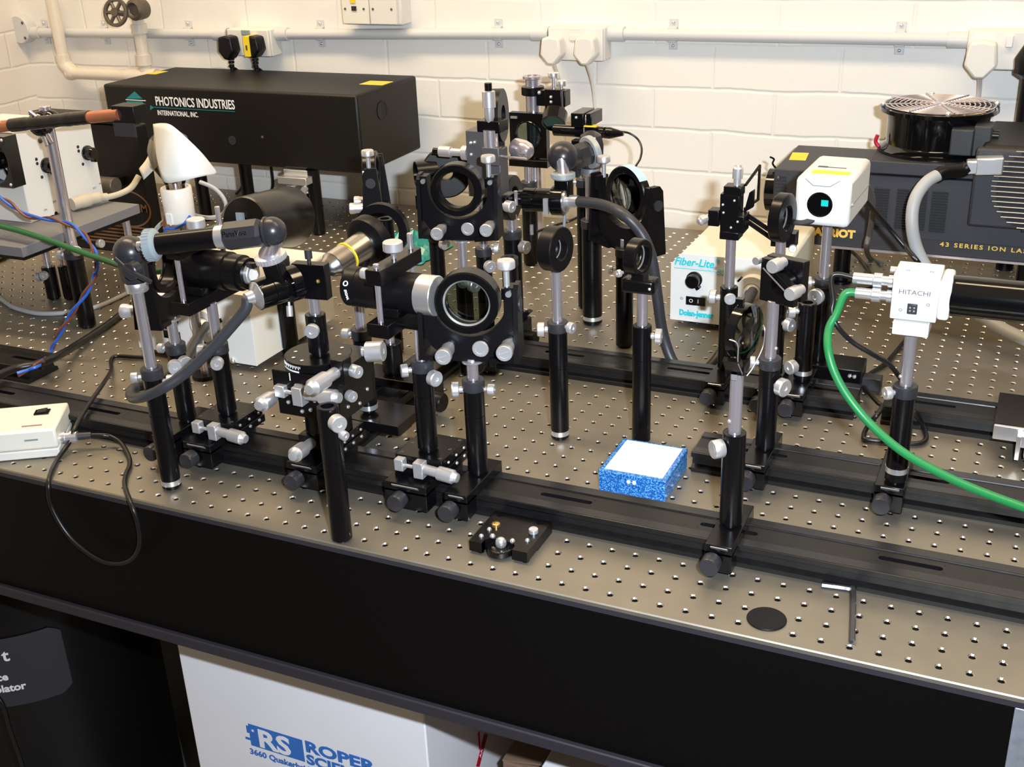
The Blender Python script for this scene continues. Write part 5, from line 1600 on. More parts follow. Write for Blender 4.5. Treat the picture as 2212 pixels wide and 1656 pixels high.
for a, c in (((-1.3423, 0.957, 0.2464), (-1.2905, 0.957, 0.2475)), ((-1.346, 0.957, 0.2351), (-1.3005, 0.957, 0.2342))):
    MB().box(a[0], c[0], fy - .0005, fy, a[2] - .0008, a[2] + .0008).build('logo_line', WTXT, bd)
MB().box(-1.2719, -1.0719, fy - .0004, fy, 0.2341 - .0006, 0.2341 + .0006).build('teal_line', TEAL, bd)
c = (-1.088, 0.957, 0.1772)
MB().lathe((c[0], LY0 + .0004, c[2]), (0, -1, 0), [(0, 0), (0, .0092), (.0012, .0092), (.0012, 0)], 28).build('round_badge', GRYD, bd)
MB().sph((-1.0146, 0.957, 0.1874), .003, 8).build('case_screw', IRON, bd)
st = (-1.3834, 1.0863, 0.2755); 
MB().box(-1.3819 - .012, -1.3678, 1.085, 1.125, LZ1, LZ1 + .0006).build('warning_sticker', YELD, bd)
MB().box(-.852, -.800, 1.0844 - .020, 1.0844 + .022, LZ1, LZ1 + .0006).build('warning_sticker', YELD, bd)
for lx, ly in ((-0.9116, 0.9644), (-.815, 1.03), (-1.10, 1.0), (-1.20, .98), (-1.06, 1.16)):
    lg_ = MB().lathe((lx, ly, 0), (0, 0, 1), [(0, 0), (0, .0110), (.0015, .0128), (LZ0, .0128), (LZ0, 0)], 28).build('support_post', BLK, t)
lx, ly = -0.9116, 0.9644
br = MB().box(lx - .060, lx + .006, ly - .034, ly - .012, LZ0 - .024, LZ0 - .010).box(lx - .060, lx - .004, ly - .012, ly + .02, LZ0 - .014, LZ0 - .001).build('foot_bracket', SILW, t, bev=.001)
MB().lathe((lx - .035, ly - .024, LZ0 - .026), (0, 0, -1), [(0, 0), (0, .010), (.004, .010), (.005, .006), (.018, .006), (.018, 0)], 20).build('levelling_screw', SILW, br)
MB().cyl((lx + .003, ly - .034, LZ0 - .030), (lx + .003, ly - .040, LZ0 - .030), .0062, n=20).build('round_screw', SIL, t)
screw_knob(t, (lx - .012, ly - .004, LZ0 - .045), (-1, -.5, .1), .007, .010, .004)

# ------------------------------------------------------------------ grey ion laser with its fan
IX0, IX1, IY0, IY1, IZ0, IZ1 = -.007, .90, .900, 1.075, .0890, .2030
t = thing('ion_laser', 'dark grey ion laser with slotted vents and gold lettering, against the wall on the right', 'laser', (.40, .99, 0))
bd = MB().box(IX0, IX1, IY0, IY1, IZ0, IZ1).build('laser_case', IONM, t, bev=.002)
LXL = 0.1325
lidx1 = 0.3076
MB().box(LXL, .90, IY0 - .004, IY1 + .004, 0.2059, 0.2254).build('raised_lid', IONM, t, bev=.002)
MB().box(IX0, IX1, IY0 - .005, IY0 + .004, IZ0 - .004, IZ0 - .0005).build('silver_trim', CHR, t)
MB().box(IX0 + .0, IX1, IY0 - .002, IY0, IZ0 + .0005, IZ0 + .0215).build('name_strip', GRYD, bd)
text(bd, 'model_print', 'PATRIOT', YTXT, (0.1228, IY0 - .0024, 0.1036), XL, ZL, .0165, bold=.0010, align='RIGHT', sx=1.05)
text(bd, 'series_print', '43 SERIES ION LASER', YTXT, (0.2474, IY0 - .0024, 0.1026), XL, ZL, .0090, bold=.0002, sx=1.28, spacing=1.30)
for xa, xb, ya, yb in ((0.1457, 0.1676, 0.1834, 0.1228), (0.1788, 0.1955, 0.1843, 0.1224), (0.201, 0.2223, 0.1841, 0.1225), (0.2284, 0.2512, 0.1843, 0.1217)):
    vb = MB(); n = 15
    for k in range(n):
        z = yb + (ya - yb) * (k + .5) / n
        vb.obox(((xa + xb) / 2, IY0 - .0002, z), (1, 0, 0), (0, 1, 0), (0, 0, 1), xb - xa, .0016, (ya - yb) / n * .50)
    lab(vb.build('vent_slots', IOND, bd), 'group of dark horizontal vent slots')
    vb = MB()
    for k in range(n):
        z = yb + (ya - yb) * (k + 1.0) / n
        vb.obox(((xa + xb) / 2, IY0 - .0012, z), (1, 0, 0), (0, 1, 0), (0, 0, 1), xb - xa, .0022, (ya - yb) / n * .22)
    vb.build('vent_lips', GRYD, bd)
lab(MB().box(0.1801, 0.1943, IY0 - .0012, IY0 - .0009, 0.1437, 0.176).build('pale_backing', GRYP, bd), 'pale sheet showing behind the slots') if False else None
vb = MB()
for k in range(9):
    z = 0.1898 - k * .0055
    vb.box(-0.0068, 0.0127, IY0 - .0010, IY0 + .001, z - .0014, z + .0014)
vb.build('vent_slots', IOND, bd)
MB().obox((0.0121, 0.9908, IZ1 + .0003), (1, .1, 0), (-.1, 1, 0), (0, 0, 1), .026, .052, .0006).build('warning_sticker', YEL, bd)
ac = (IX0 - .0, 0.8875, .150)
ac = (IX0, .965, .150)
MB().lathe((IX0, .968, .152), (-1, 0, 0), [(0, 0), (0, .036), (.006, .036), (.006, .034), (.022, .034), (.024, .030), (.024, .020), (.018, .018), (.018, 0)], 40).build('beam_aperture', BLKG, t)
MB().tube([(IX0 - .010, .962, .188), (IX0 - .016, .960, .196), (IX0 - .014, .958, .204), (IX0 - .020, .955, .208)], .0016, 8, 6).build('shutter_wire', BLK, t)
s = MB()
for px, py in [(-0.0006, 0.8976, 0.1902)][0:1] and [(-0.0006, 0.8976, 0.1902)[:2]]: pass
s.sph((0.0001, 0.8976, 0.1903), .0026, 8).build('case_screw', IRON, bd)
MB().lathe((0.3667 + .004, .96, 0), (0, 0, 1), [(0, 0), (0, .018), (.004, .018), (.006, .0135), (IZ0, .0135), (IZ0, 0)], 24).build('support_leg', BLK, t)
MB().lathe((IX0 + .10, .99, 0), (0, 0, 1), [(0, 0), (0, .018), (.004, .018), (.006, .0135), (IZ0, .0135), (IZ0, 0)], 24).build('support_leg', BLK, t)
MB().lathe((.80, .99, 0), (0, 0, 1), [(0, 0), (0, .018), (.004, .018), (.006, .0135), (IZ0, .0135), (IZ0, 0)], 24).build('support_leg', BLK, t)

# fan on the lid
FX, FY, FZ = 0.2174, .992, 0.2254 + .0005
fR = 0.0874
FR_ = .0735; FHT = .066
t = thing('cooling_fan', 'big round black fan with a shiny wire guard on top of the grey ion laser', 'fan', (FX, FY, FZ))
MB().lathe((FX, FY, FZ), (0, 0, 1), [(0, FR_ * .9), (0, FR_ * 1.16), (.004, FR_ * 1.16), (.007, FR_ * 1.06), (.012, FR_), (.045, FR_), (.060, FR_ * 1.03), (FHT - .006, FR_ * 1.16), (FHT, FR_ * 1.16), (FHT, FR_ * 1.06), (.055, FR_ * .94), (.008, FR_ * .93)], 72, True).build('fan_housing', BLKG, t)
gd = MB()
for k in range(1, 12):
    r_ = FR_ * 1.08 * k / 11
    N = 64
    gd.tube([(FX + r_ * math.cos(6.283185 * i / N), FY + r_ * math.sin(6.283185 * i / N), FZ + FHT + .003) for i in range(N + 1)], .0011, 6, 1, False)
gb = gd.build('wire_guard', CHR, t)
sp_ = MB()
for k in range(4):
    an = math.radians(20 + 45 * k)
    sp_.cyl((FX - FR_ * 1.12 * math.cos(an), FY - FR_ * 1.12 * math.sin(an), FZ + FHT + .0045), (FX + FR_ * 1.12 * math.cos(an), FY + FR_ * 1.12 * math.sin(an), FZ + FHT + .0045), .0014, n=8)
sp_.cyl((FX, FY, FZ + FHT + .002), (FX, FY, FZ + FHT + .005), .012, n=24)
sp_.build('guard_spokes', CHR, t)
for k in range(4):
    an = math.radians(20 + 90 * k - 6)
    MB().sph((FX + FR_ * 1.12 * math.cos(an), FY + FR_ * 1.12 * math.sin(an), FZ + FHT + .003), .0045, 10).build('guard_screw', SILW, t)
MB().lathe((FX, FY, FZ + .012), (0, 0, 1), [(0, 0), (0, FR_ * .48), (.05, FR_ * .48), (.052, FR_ * .44), (.052, 0)], 40).build('hub', mat('fan_hub_metal', (.35, .30, .22), .3, .8), t)
for k in range(7):
    an = 6.283 * k / 7
    r_, tt_ = V(math.cos(an), math.sin(an), 0), V(-math.sin(an), math.cos(an), 0)
    c_ = V(FX, FY, FZ + .042)
    MB().prism([c_ + r_ * FR_ * .47 - tt_ * .012 + V(0, 0, -.012), c_ + r_ * FR_ * .90 - tt_ * .024 + V(0, 0, -.012), c_ + r_ * FR_ * .90 + tt_ * .018 + V(0, 0, .014), c_ + r_ * FR_ * .47 + tt_ * .014 + V(0, 0, .014)], (0, 0, .0015)).build('fan_blade', mat('fan_blade_metal', (.42, .36, .26), .3, .8) if k == 0 else bpy.data.materials['fan_blade_metal'], t)
jb = MB().box(0.2446, 0.2757, FY - FR_ - .016, FY - FR_ * .72, FZ + .012, FZ + .050)
jb.box(0.2745, 0.2989, FY - FR_ - .006, FY - FR_ * .5, FZ + .010, FZ + .054)
lab(jb.build('terminal_box', GRYD, t, bev=.002), 'grey terminal box on the fan side')
MB().cyl((0.296, FY - .05, FZ + .036), (0.3035 + .004, FY - .05, FZ + .036), .008, n=18).build('cable_gland', BLK, t)
MB().tube([(FX - FR_ * 1.1, FY - .02, FZ + .004), (FX - FR_ * 1.17, FY - .02, FZ + .012), (FX - FR_ * 1.14, FY - .02, FZ + .022)], .003, 8, 6).build('fan_wire', REDT, t)

# vent box at the right
VX0 = 0.283; VZ1 = 0.2556; VZ0 = 0.1418
t = thing('vent_box', 'dark grey box with a round grille at the right edge of the photo', 'vent box', (VX0 + .1, .93, 0))
bd = MB().box(VX0, VX0 + .20, .878, .8975, VZ0, VZ1).build('box_front', IONM, t, bev=.004)
MB().box(VX0 + .008, VX0 + .20, .8975, .8985, VZ0 + .01, VZ1 - .01).build('gasket', BLKM, t)
MB().box(VX0 + .006, VX0 + .20, .886, 1.07, 0.2254 + .001, VZ1 + .004).build('box_top', LASM, t, bev=.008)
vc = V((0.3745, 0.88, 0.205)[0], .878, (0.3142, 0.88, 0.2007)[2])
vr = .062
vs_ = MB(); vd = MB()
for k in range(17):
    z = vc.z + vr * (k - 8) / 8.5
    hw = math.sqrt(max(vr * vr - (z - vc.z) ** 2, 1e-6))
    vd.box(vc.x - hw + .003, vc.x + hw, .8772, .8785, z - .0024, z + .0024)
    vs_.cyl((vc.x - hw - .004, .8765, z + .0028), (vc.x + hw, .8765, z + .0028), .0009, n=8)
vd.build('grille_slots', IOND, bd); vs_.build('grille_bars', mat('grille_brass', (.42, .34, .24), .35, .9), bd)
MB().box(VX0 + .10, VX0 + .16, .90, 1.02, IZ1 + .002, 0.2254) if False else None

# connector and grey conduit into that box
P0 = V((0.3048, 0.865, 0.2357))
t = thing('armoured_cable', 'thick grey cable curving down from a metal connector on the vent box', 'cable', (P0.x, P0.y, 0))
pts = [(0.2666, 0.855, 0.2282), (0.2463, 0.84, 0.2278), (0.2265, 0.82, 0.2179), (0.2147, 0.8, 0.1967), (0.2146, 0.79, 0.1659), (0.2245, 0.79, 0.1294), (0.2469, 0.79, 0.0937), (0.2815, 0.79, 0.0626), (0.3221, 0.77, 0.0451), (0.3546, 0.75, 0.0356), (0.3976, 0.72, 0.03)]
pts = [(x, y, max(z, .0095)) for x, y, z in pts]
MB().tube(pts[1:], .0088, 16, 10).build('grey_sheath', CABG, t)
MB().tube([P0 + V(-.030, -.006, -.003), pts[0], pts[1], V(pts[1]) * .6 + V(pts[2]) * .4], .0100, 16, 8).build('black_boot', BLKM, t)
cn = MB().obox(P0 + V(-.002, 0, 0), V(1, .12, .06), V(0, 0, 1), V(.12, -1, 0), .036, .024, .022)
cn.obox(P0 + V(-.022, -.004, -.002), V(1, .12, .06), V(0, 0, 1), V(.12, -1, 0), .020, .019, .018)
lab(cn.build('metal_connector', SILW, t, bev=.002), 'metal connector shell')

# dark upright at the right edge
X_ = 0.326
t = thing('dark_upright', 'black upright pole with a bulky head cut off by the right edge', 'pole', (X_, 1.14, 0))
MB().cyl((X_ + .010, 1.14, 0), (X_ + .010, 1.14, 0.3363), .014, n=24).build('pole', BLKM, t)
hc = V(X_ + .012, 1.13, 0.3467)
MB().lathe(hc - V(0, 0, .032), (0, 0, 1), [(0, 0), (0, .016), (.008, .028), (.030, .030), (.062, .012), (.062, 0)], 10).build('head', BLKM, t)

# ------------------------------------------------------------------ white boxes on the raised shelf at the left
SX1, SY0, SY1, SZ = -1.010, .330, .590, .150
t = thing('raised_shelf', 'grey shelf board on steel posts carrying the two white boxes', 'shelf', (-1.13, .46, 0))
MB().box(-1.36, SX1, SY0, SY1, SZ - .016, SZ).build('board', GREYB, t, bev=.0012)
MB().box(-1.36, SX1 - .004, SY0 + .004, SY1 - .004, SZ - .022, SZ - .016).build('board_underside', BLKM, t)
lx, ly = -1.1386, 0.4887
for px, py, hz in ((lx, ly, .058), (SX1 - .020, SY1 - .016, .062), (-1.30, .50, .06), (lx + .028, ly + .010, .060)):
    holder(t, px, py, 0, hz, r=.0115, screws=((-70, hz - .010, .0075, .007), (200, hz - .018, .008, .008)) if px == lx else (), collar=False, seam=.9)
    MB().cyl((px, py, hz - .01), (px, py, SZ - .022), .0063, n=24).build('shelf_leg', CHR, t)
screw_knob(t, (SX1 - .006, SY0 + .160, SZ - .040), (1, -.2, 0), .007, .008, .001)

BX1 = -1.100


def ctrlbox(labl, y0, y1, z1, knob, lamp):
    t = thing('control_box', labl, 'control box', (BX1 - .1, (y0 + y1) / 2, SZ))
    bd = MB().box(BX1 - .20, BX1, y0, y1, SZ + .0002, z1).build('case', WHITE, t, bev=.0015)
    ky, kz = knob
    kb = MB().lathe((BX1, ky, kz), (1, 0, 0), [(0, 0), (0, .0125), (.003, .0125), (.004, .0105), (.016, .0098), (.017, .009), (.017, 0)], 28)
    kb.obox((BX1 + .010, ky + .004, kz - .010), (1, 0, 0), (0, 1, 0), (0, 0, 1), .012, .006, .010)
    kb.build('rotary_knob', BLKG, t)
    s = MB()
    for dy, dz in ((-.018, .014), (-.018, .007), (-.014, -.016), (.013, -.014)):
        s.cyl((BX1 - .001, ky + dy, kz + dz), (BX1 + .0008, ky + dy, kz + dz), .0026, n=14)
    s.build('panel_sockets', GRYD, bd)
    if lamp: MB().sph((BX1, lamp[0], lamp[1]), .0048, 14, (.6, 1, 1)).build('panel_screw', IRON, bd)
    for dy, dz, n_ in ((-.020, -.070, 'ON'), (.002, -.062, 'EXT'), (.018, -.058, 'INT')):
        text(bd, 'panel_print', n_, GRYP, (BX1 + .0003, ky + dy - .004, kz + dz), (0, 1, 0), (0, 0, 1), .0045)
    s = MB()
    for dy, dz in ((.000, -.080), (.012, -.079)):
        s.cyl((BX1 - .001, ky + dy, kz + dz), (BX1 + .001, ky + dy, kz + dz), .0032, n=16)
    s.box(BX1 - .001, BX1 + .0008, ky - .020, ky - .006, kz - .088, kz - .081)
    s.build('jack_sockets', BLKG, bd)
    return t


CY0, CY3 = 0.4383, 0.6053
CYM = CY0 + (CY3 - CY0) * .48
c1 = ctrlbox('left of the two white control boxes, with a square fan on its side', CY0, CYM - .001, .297, (0.4928, 0.2323), (0.4908, 0.2734))
ctrlbox('right of the two white control boxes, with one black rotary knob by its edge', CYM + .001, CY3, .286, (0.585, 0.2326), None)
fcx, fcz = -1.0924 - .040, 0.2547
fb = MB(); hw = .040
out = []; inn = []
for k in range(33):
    an = 6.283185 * k / 32 + .785398; c_, s_ = math.cos(an), math.sin(an); q_ = max(abs(c_), abs(s_))
    out.append(V(fcx + hw * c_ / q_, CY0 - .025, fcz + hw * s_ / q_)); inn.append(V(fcx + .037 * c_, CY0 - .025, fcz + .037 * s_))
fb.strip(out, inn, (0, .0245, 0))
t = thing('box_fan', 'square black fan fixed to the end of the left white control box', 'fan', (fcx, CY0 - .012, fcz - hw))
fr_ = MB(); fr_.v = fb.v; fr_.f = fb.f; fr_.m = fb.m
fr_.build('fan_frame', BLKG, t)
MB().cyl((fcx, CY0 - .022, fcz), (fcx, CY0 - .003, fcz), .017, n=32).build('hub', BLKG, t)
for k in range(5):
    an = 6.283 * k / 5 + .4; r_ = V(math.cos(an), 0, math.sin(an)); tt_ = V(-math.sin(an), 0, math.cos(an)); c_ = V(fcx, CY0 - .014, fcz)
    MB().prism([c_ + r_ * .016 - tt_ * .006 + V(0, .005, 0), c_ + r_ * .035 - tt_ * .012 + V(0, .006, 0), c_ + r_ * .035 + tt_ * .010 + V(0, -.006, 0), c_ + r_ * .016 + tt_ * .008 + V(0, -.005, 0)], (0, .0012, 0)).build('blade', BLKG, t)
for a, c in ((-1, -1), (1, -1), (1, 1), (-1, 1)):
    MB().sph((fcx + a * .035, CY0 - .0255, fcz + c * .035), .0028, 10).build('corner_screw', SILW, t)
MB().cyl((fcx - .03, CY0 - .001, fcz), (fcx - .03, CY0 + .002, fcz), .003) if False else None

# rod stand with the copper cross bar
X, Y = -.9829, .4022
t = thing('rod_stand', 'tall steel rod in a black holder with a clamp for the copper cross bar', 'rod stand', (X, Y, 0))
holder(t, X, Y, 0, 0.1272, r=.0135, screws=((200, 0.1197, .008, .008), (-30, 0.1309, .008, .008)), seam=.8)
RT = 0.3487
post(t, X, Y, .10, RT, r=.0085)
KZ = 0.3247
kb = MB().sph((X - .002, Y - .012, KZ), .019, 24, (1, .9, 1))
kb.sph((X + .012, Y - .004, KZ + .006), .014, 20)
kb.build('boss_clamp', BLKG, t)
for dx, dz, ax_ in ((.008, -.016, V(.5, -.2, -.8)), (.018, -.012, V(.6, -.2, -.75)), (.004, .012, V(-.5, -.3, .6))):
    MB().cyl(V(X + dx, Y - .022, KZ + dz), V(X + dx, Y - .022, KZ + dz) + ax_ * .016, .0028, n=12, c=.0006).build('wing_screw', CHR, t)
P0, P1 = V((-1.0808, 0.375, 0.3172)), V((-0.8146, 0.375, 0.3491))
pd = (P1 - P0).normalized(); PL = (P1 - P0).length
t = thing('copper_bar', 'horizontal copper bar wrapped in black tape, clamped to the rod stand', 'bar', tuple((P0 + P1) / 2))
MB().cyl(P0, P1, .0085, n=24).build('copper_tube', COPPER, t)
s0 = PL * (58 / 289); s1 = PL * (227 / 289)
tb = MB(); random.seed(5)
N = 26
tb.lathe(P0 + pd * s0, pd, [((s1 - s0) * k / N, .0093 + .0009 * random.random()) for k in range(N + 1)], 24)
lab(tb.build('tape_wrap', BLKG, t), 'glossy black tape wrap')
MB().sph(P0 + pd * (PL * 37 / 289) + V(0, -.006, .006), .0045, 12).build('bar_screw', CHR, t)
MB().tube([P0 + pd * (PL * .10) + V(0, -.002, .010), P0 + pd * (PL * .10) + V(.002, -.002, .030), P0 + pd * (PL * .09) + V(0, -.002, .044), P0 + pd * (PL * .07) + V(-.004, -.002, .047)], .0011, 8, 6).build('hook_wire', BLK, t)
hx = -0.8227
MB().box(hx - .004, hx + .036, .372, .400, P1.z - .012, P1.z + .012).build('end_block', BLKM, t, bev=.001)
MB().box(-0.8264, -0.7875, .3705, .3725, P1.z - .030, P1.z - .011).build('end_plate', GRYD, t)

# beige connector lying on the shelf
q = V((-1.075, 0.5177, 0.1702))
t = thing('beige_connector', 'beige moulded connector with a short cable on the grey shelf', 'connector', (q.x, q.y, SZ))
MB().tube([(-1.085, q.y - .002, SZ + .0125), (-1.080, q.y + .020, SZ + .0130), (-1.074, q.y + .045, SZ + .0125), (-1.068, q.y + .062, SZ + .010)], [.0105, .0115, .0095, .007], 14, 6).build('moulded_body', mat('beige_plastic', (.50, .45, .36), .5), t)
MB().tube([(-1.069, q.y + .058, SZ + .010), (-1.062, q.y + .085, SZ + .010), (-1.056, q.y + .110, SZ + .016), (-1.052, q.y + .128, SZ + .032)], .0052, 12, 6).build('beige_cable', bpy.data.materials['beige_plastic'], t)

# black equipment case behind
AX0, AX1 = -1.34, -1.130
t = thing('equipment_case', 'tall black equipment case with bronze stripes and an oval badge, behind the shelf', 'case', ((AX0 + AX1) / 2, .80, 0))
AY = .740
AZ = 0.2576 + .004
bd = MB().box(AX0, AX1, AY, .772, .0, AZ - .016).build('case_body', LASM, t, bev=.003)
MB().box(AX0 - .04, AX1 - .016, AY - .004, .775, AZ - .015, AZ).build('lid', LASM, t, bev=.002)
oc = V((-1.1801, 0.74, 0.0894)); fy = AY - .0006
ov = MB(); N = 40
for k in range(N):
    a0, a1 = 6.283185 * k / N, 6.283185 * (k + 1) / N
    P = [V(oc.x + (.052 + e) * math.cos(a) + .3 * 0, fy, oc.z + (.033 + e * .8) * math.sin(a)) for a, e in ((a0, 0), (a1, 0), (a1, .004), (a0, .004))]
    ov.add(P, [(0, 1, 2, 3)])
lab(ov.build('oval_badge', OTXT, bd), 'bronze oval outline')
text(bd, 'badge_print', 'TRUMM', OTXT, (oc.x + .048, fy + .0002, oc.z - .004), (1, 0, 0), (0, 0, 1), .021, bold=.0003, align='RIGHT')
for k in range(6):
    z = 0.0533 - .0068 * k
    MB().box(AX0 + .02, AX1 - .006, AY - .0012, AY, z - .0014, z + .0014).build('bronze_stripe', OTXT, bd)
rb = V((-1.1719, 0.7, 0.1439))
MB().cyl((rb.x - .04, .70, rb.z), (rb.x + .012, .70, rb.z), .015, n=28, c=.001).build('round_spigot', IRON, t)
MB().box(rb.x - .03, rb.x + .0, .70, AY, rb.z - .008, rb.z + .008).build('spigot_arm', BLKM, t)

# lamp in a white ceramic holder with a paper shade
LY = .300
lc = V((-0.6692, 0.3, 0.2273))
MP = .00064
t = thing('bulb_lamp', 'bare bulb in a white ceramic lamp holder on a thin post at the left', 'lamp', (lc.x, LY, 0))
z0, z1 = 0.2274, 0.2745
MB().lathe((lc.x, LY, z0), (0, 0, 1), [(0, 0), (0, .0185), (.002, .0200), (z1 - z0 - .002, .0205), (z1 - z0, .0195), (z1 - z0, .0165), (z1 - z0 - .010, .0150), (z1 - z0 - .010, 0)], 40).build('ceramic_holder', CERA, t)
MB().box(lc.x - .006, lc.x + .004, LY - .0215, LY - .019, z0 + .001, z0 + .016).build('terminal_cover', WHITE, t, bev=.0006)
MB().lathe((lc.x, LY, z1 - .010), (0, 0, 1), [(0, .0120), (.012, .0125), (.022, .016), (.040, .027), (.060, .029), (.075, .024), (.086, .010), (.088, 0)], 36).build('glass_bulb', BULB, t)
MB().lathe((lc.x, LY, z1 - .010), (0, 0, 1), [(0, 0), (0, .006), (.014, .006), (.022, .003), (.030, .0015), (.030, 0)], 20).build('filament_stem', CHR, t)
MB().cyl((lc.x, LY, .0), (lc.x, LY, z0), .0055, n=20).build('post', CHR, t)
MB().lathe((lc.x, LY, 0), (0, 0, 1), [(0, 0), (0, .018), (.006, .018), (.006, 0)], 28).build('post_foot', BLKM, t)
MB().tube([(lc.x + .020, LY - .004, z0 + .010), (lc.x + .018, LY - .016, z0 + .002), (lc.x + .004, LY - .021, z0 - .004), (lc.x - .012, LY - .018, z0 - .006), (lc.x - .022, LY - .012, z0 - .020)], .0020, 8, 6).build('blue_lead', BLUEW, t)
MB().tube([(lc.x - .019, LY - .006, z0 + .012), (lc.x - .021, LY - .010, z0 - .006), (lc.x - .018, LY - .008, z0 - .024), (lc.x - .016, LY - .002, z0 - .04)], .0018, 8, 6).build('brown_lead', BROWNW, t)
# paper draped over the bulb: a bent sheet
A = [(-0.6765, 0.285, 0.3597), (-0.6414, 0.262, 0.367), (-0.6166, 0.25, 0.3682), (-0.5958, 0.248, 0.3554), (-0.5843, 0.262, 0.3312), (-0.5842, 0.285, 0.3018)]
B_ = [(-0.6587, 0.262, 0.3256), (-0.6419, 0.245, 0.3085), (-0.6282, 0.236, 0.2986), (-0.6034, 0.236, 0.302), (-0.5852, 0.25, 0.3052), (-0.5849, 0.283, 0.3016)]
b = MB()
M_ = 8


def spl(P, t):
    x = t * (len(P) - 1); i = min(int(x), len(P) - 2); f = x - i
    p0, p1, p2, p3 = V(P[max(i - 1, 0)]), V(P[i]), V(P[i + 1]), V(P[min(i + 2, len(P) - 1)])
    return 0.5 * ((2 * p1) + (p2 - p0) * f + (2 * p0 - 5 * p1 + 4 * p2 - p3) * f * f + (3 * p1 - p0 - 3 * p2 + p3) * f ** 3)


N = 20
grid = [[spl(A, i / N) * (1 - j / M_) + spl(B_, i / N) * (j / M_) + V(0, -.003 * math.sin(math.pi * j / M_) * math.sin(math.pi * i / N), 0) for j in range(M_ + 1)] for i in range(N + 1)]
b.add([p for row in grid for p in row], [(i * (M_ + 1) + j, (i + 1) * (M_ + 1) + j, (i + 1) * (M_ + 1) + j + 1, i * (M_ + 1) + j + 1) for i in range(N) for j in range(M_)])
# left flap curling away behind
FLP = [(-0.6778, 0.287, 0.358), (-0.6947, 0.3, 0.3335), (-0.7186, 0.31, 0.3084), (-0.7409, 0.315, 0.2908)]
FLQ = [(-0.6605, 0.264, 0.3251), (-0.6695, 0.275, 0.3119), (-0.6926, 0.29, 0.2984), (-0.7222, 0.3, 0.2804)]
fl_ = [v for i in range(13) for v in (spl(FLP, i / 12), spl(FLQ, i / 12))]
b.add(fl_, [(2 * i, 2 * i + 2, 2 * i + 3, 2 * i + 1) for i in range(12)])
o = b.build('paper_shade', PAPER, ang=60)
sd = o.modifiers.new('sheet', 'SOLIDIFY'); sd.thickness = .0006
tag(o, 'bent sheet of white paper draped over the bulb as a shade', 'paper shade')

# big dark hood on a post
X, Y = -.600, .413
hf = V((-0.6123, 0.36, 0.2157)); hb_ = V((-0.6265, 0.48, 0.1887))
t = thing('dark_hood', 'big dark cylindrical hood flaring away from the elbow of the front swivel arm', 'hood', (X, Y, 0))
ha = (hb_ - hf).normalized(); HLn = (hb_ - hf).length
MB().lathe(hf, ha, [(0, .006), (0, .032), (.002, .034), (HLn * .5, .039), (HLn, .0445), (HLn + .002, .0435), (HLn + .002, 0)], 56).build('hood_shell', mat('hood_black', (.005, .004, .003), .30, 0, .35), t)
MB().lathe(hf, ha, [(.004, 0), (.004, .033)], 40).build('hood_face', BLKM, t)
MB().obox(hf - ha * .002 + V(-.004, 0, .004), ha, ha.cross(V(0, 0, 1)), V(0, 0, 1), .006, .010, .016).build('face_clip', GRYP, t)
holder(t, X, Y, 0, .150, r=.0125, seam=.55)
post(t, X, Y, .145, 0.1739)
MB().cyl((X, Y, 0.1739 - .004), (hf + ha * HLn * .45), .007, n=16).build('hood_arm', BLK, t)

# cream power supply at the left front
ud = V(0.8454, 0.5341, 0).normalized(); vd = V(-ud.y, ud.x, 0)
fc = V((-0.6818, 0.0337, 0.0))
t = thing('power_supply_box', 'cream power supply box with a black rocker switch at the left front edge', 'power supply', tuple(fc - ud * .08 + vd * .04))
WB, DB, HB = .20, .080, .0385
pr0 = [fc - ud * WB + V(0, 0, .001), fc + V(0, 0, .001), fc + vd * DB + V(0, 0, .001), fc - ud * WB + vd * DB + V(0, 0, .001)]
ctr = fc - ud * WB / 2 + vd * DB / 2
lo = MB().obox(ctr + V(0, 0, .0063), ud, vd, (0, 0, 1), WB, DB, .011).build('lower_shell', WHPL, t, bev=.0015)
up_ = MB().obox(ctr + V(0, 0, .0255), ud, vd, (0, 0, 1), WB, DB, .0265).build('upper_shell', CREAM, t, bev=.003)
top = HB + .0004
sp = fc - ud * .026 + vd * .052 + V(0, 0, top)
sw = MB().obox(sp, ud, vd, (0, 0, 1), .018, .014, .003).build('switch_frame', BLKG, t)
MB().obox(sp + V(0, 0, .0018), ud * 1 + V(0, 0, .12), vd, (0, 0, 1), .012, .011, .003).build('rocker', BLK, sw)
MB().obox(sp + vd * .017 + V(0, 0, -.001), ud, vd, (0, 0, 1), .020, .003, .0012).build('vent_slit', GRYD, t)
MB().obox(fc - ud * .030 + vd * .014 + V(0, 0, top - .0002), ud, vd, (0, 0, 1), .024, .003, .0008).build('red_print', mat('dusty_red', (.35, .12, .10), .6), t)
MB().obox(fc - ud * .030 - vd * .0002 + V(0, 0, .026), ud, vd, (0, 0, 1), .016, .0006, .0022).build('maker_print', GRYP, t)
jp = fc + vd * .016 + V(0, 0, .018)
MB().lathe(jp, ud, [(-.002, 0), (-.002, .0075), (.006, .0075), (.006, .0062), (.012, .0062), (.012, .0078), (.020, .0078), (.021, .006), (.021, 0)], 24).build('bnc_connector', SILW, t)
JE = jp + ud * .021

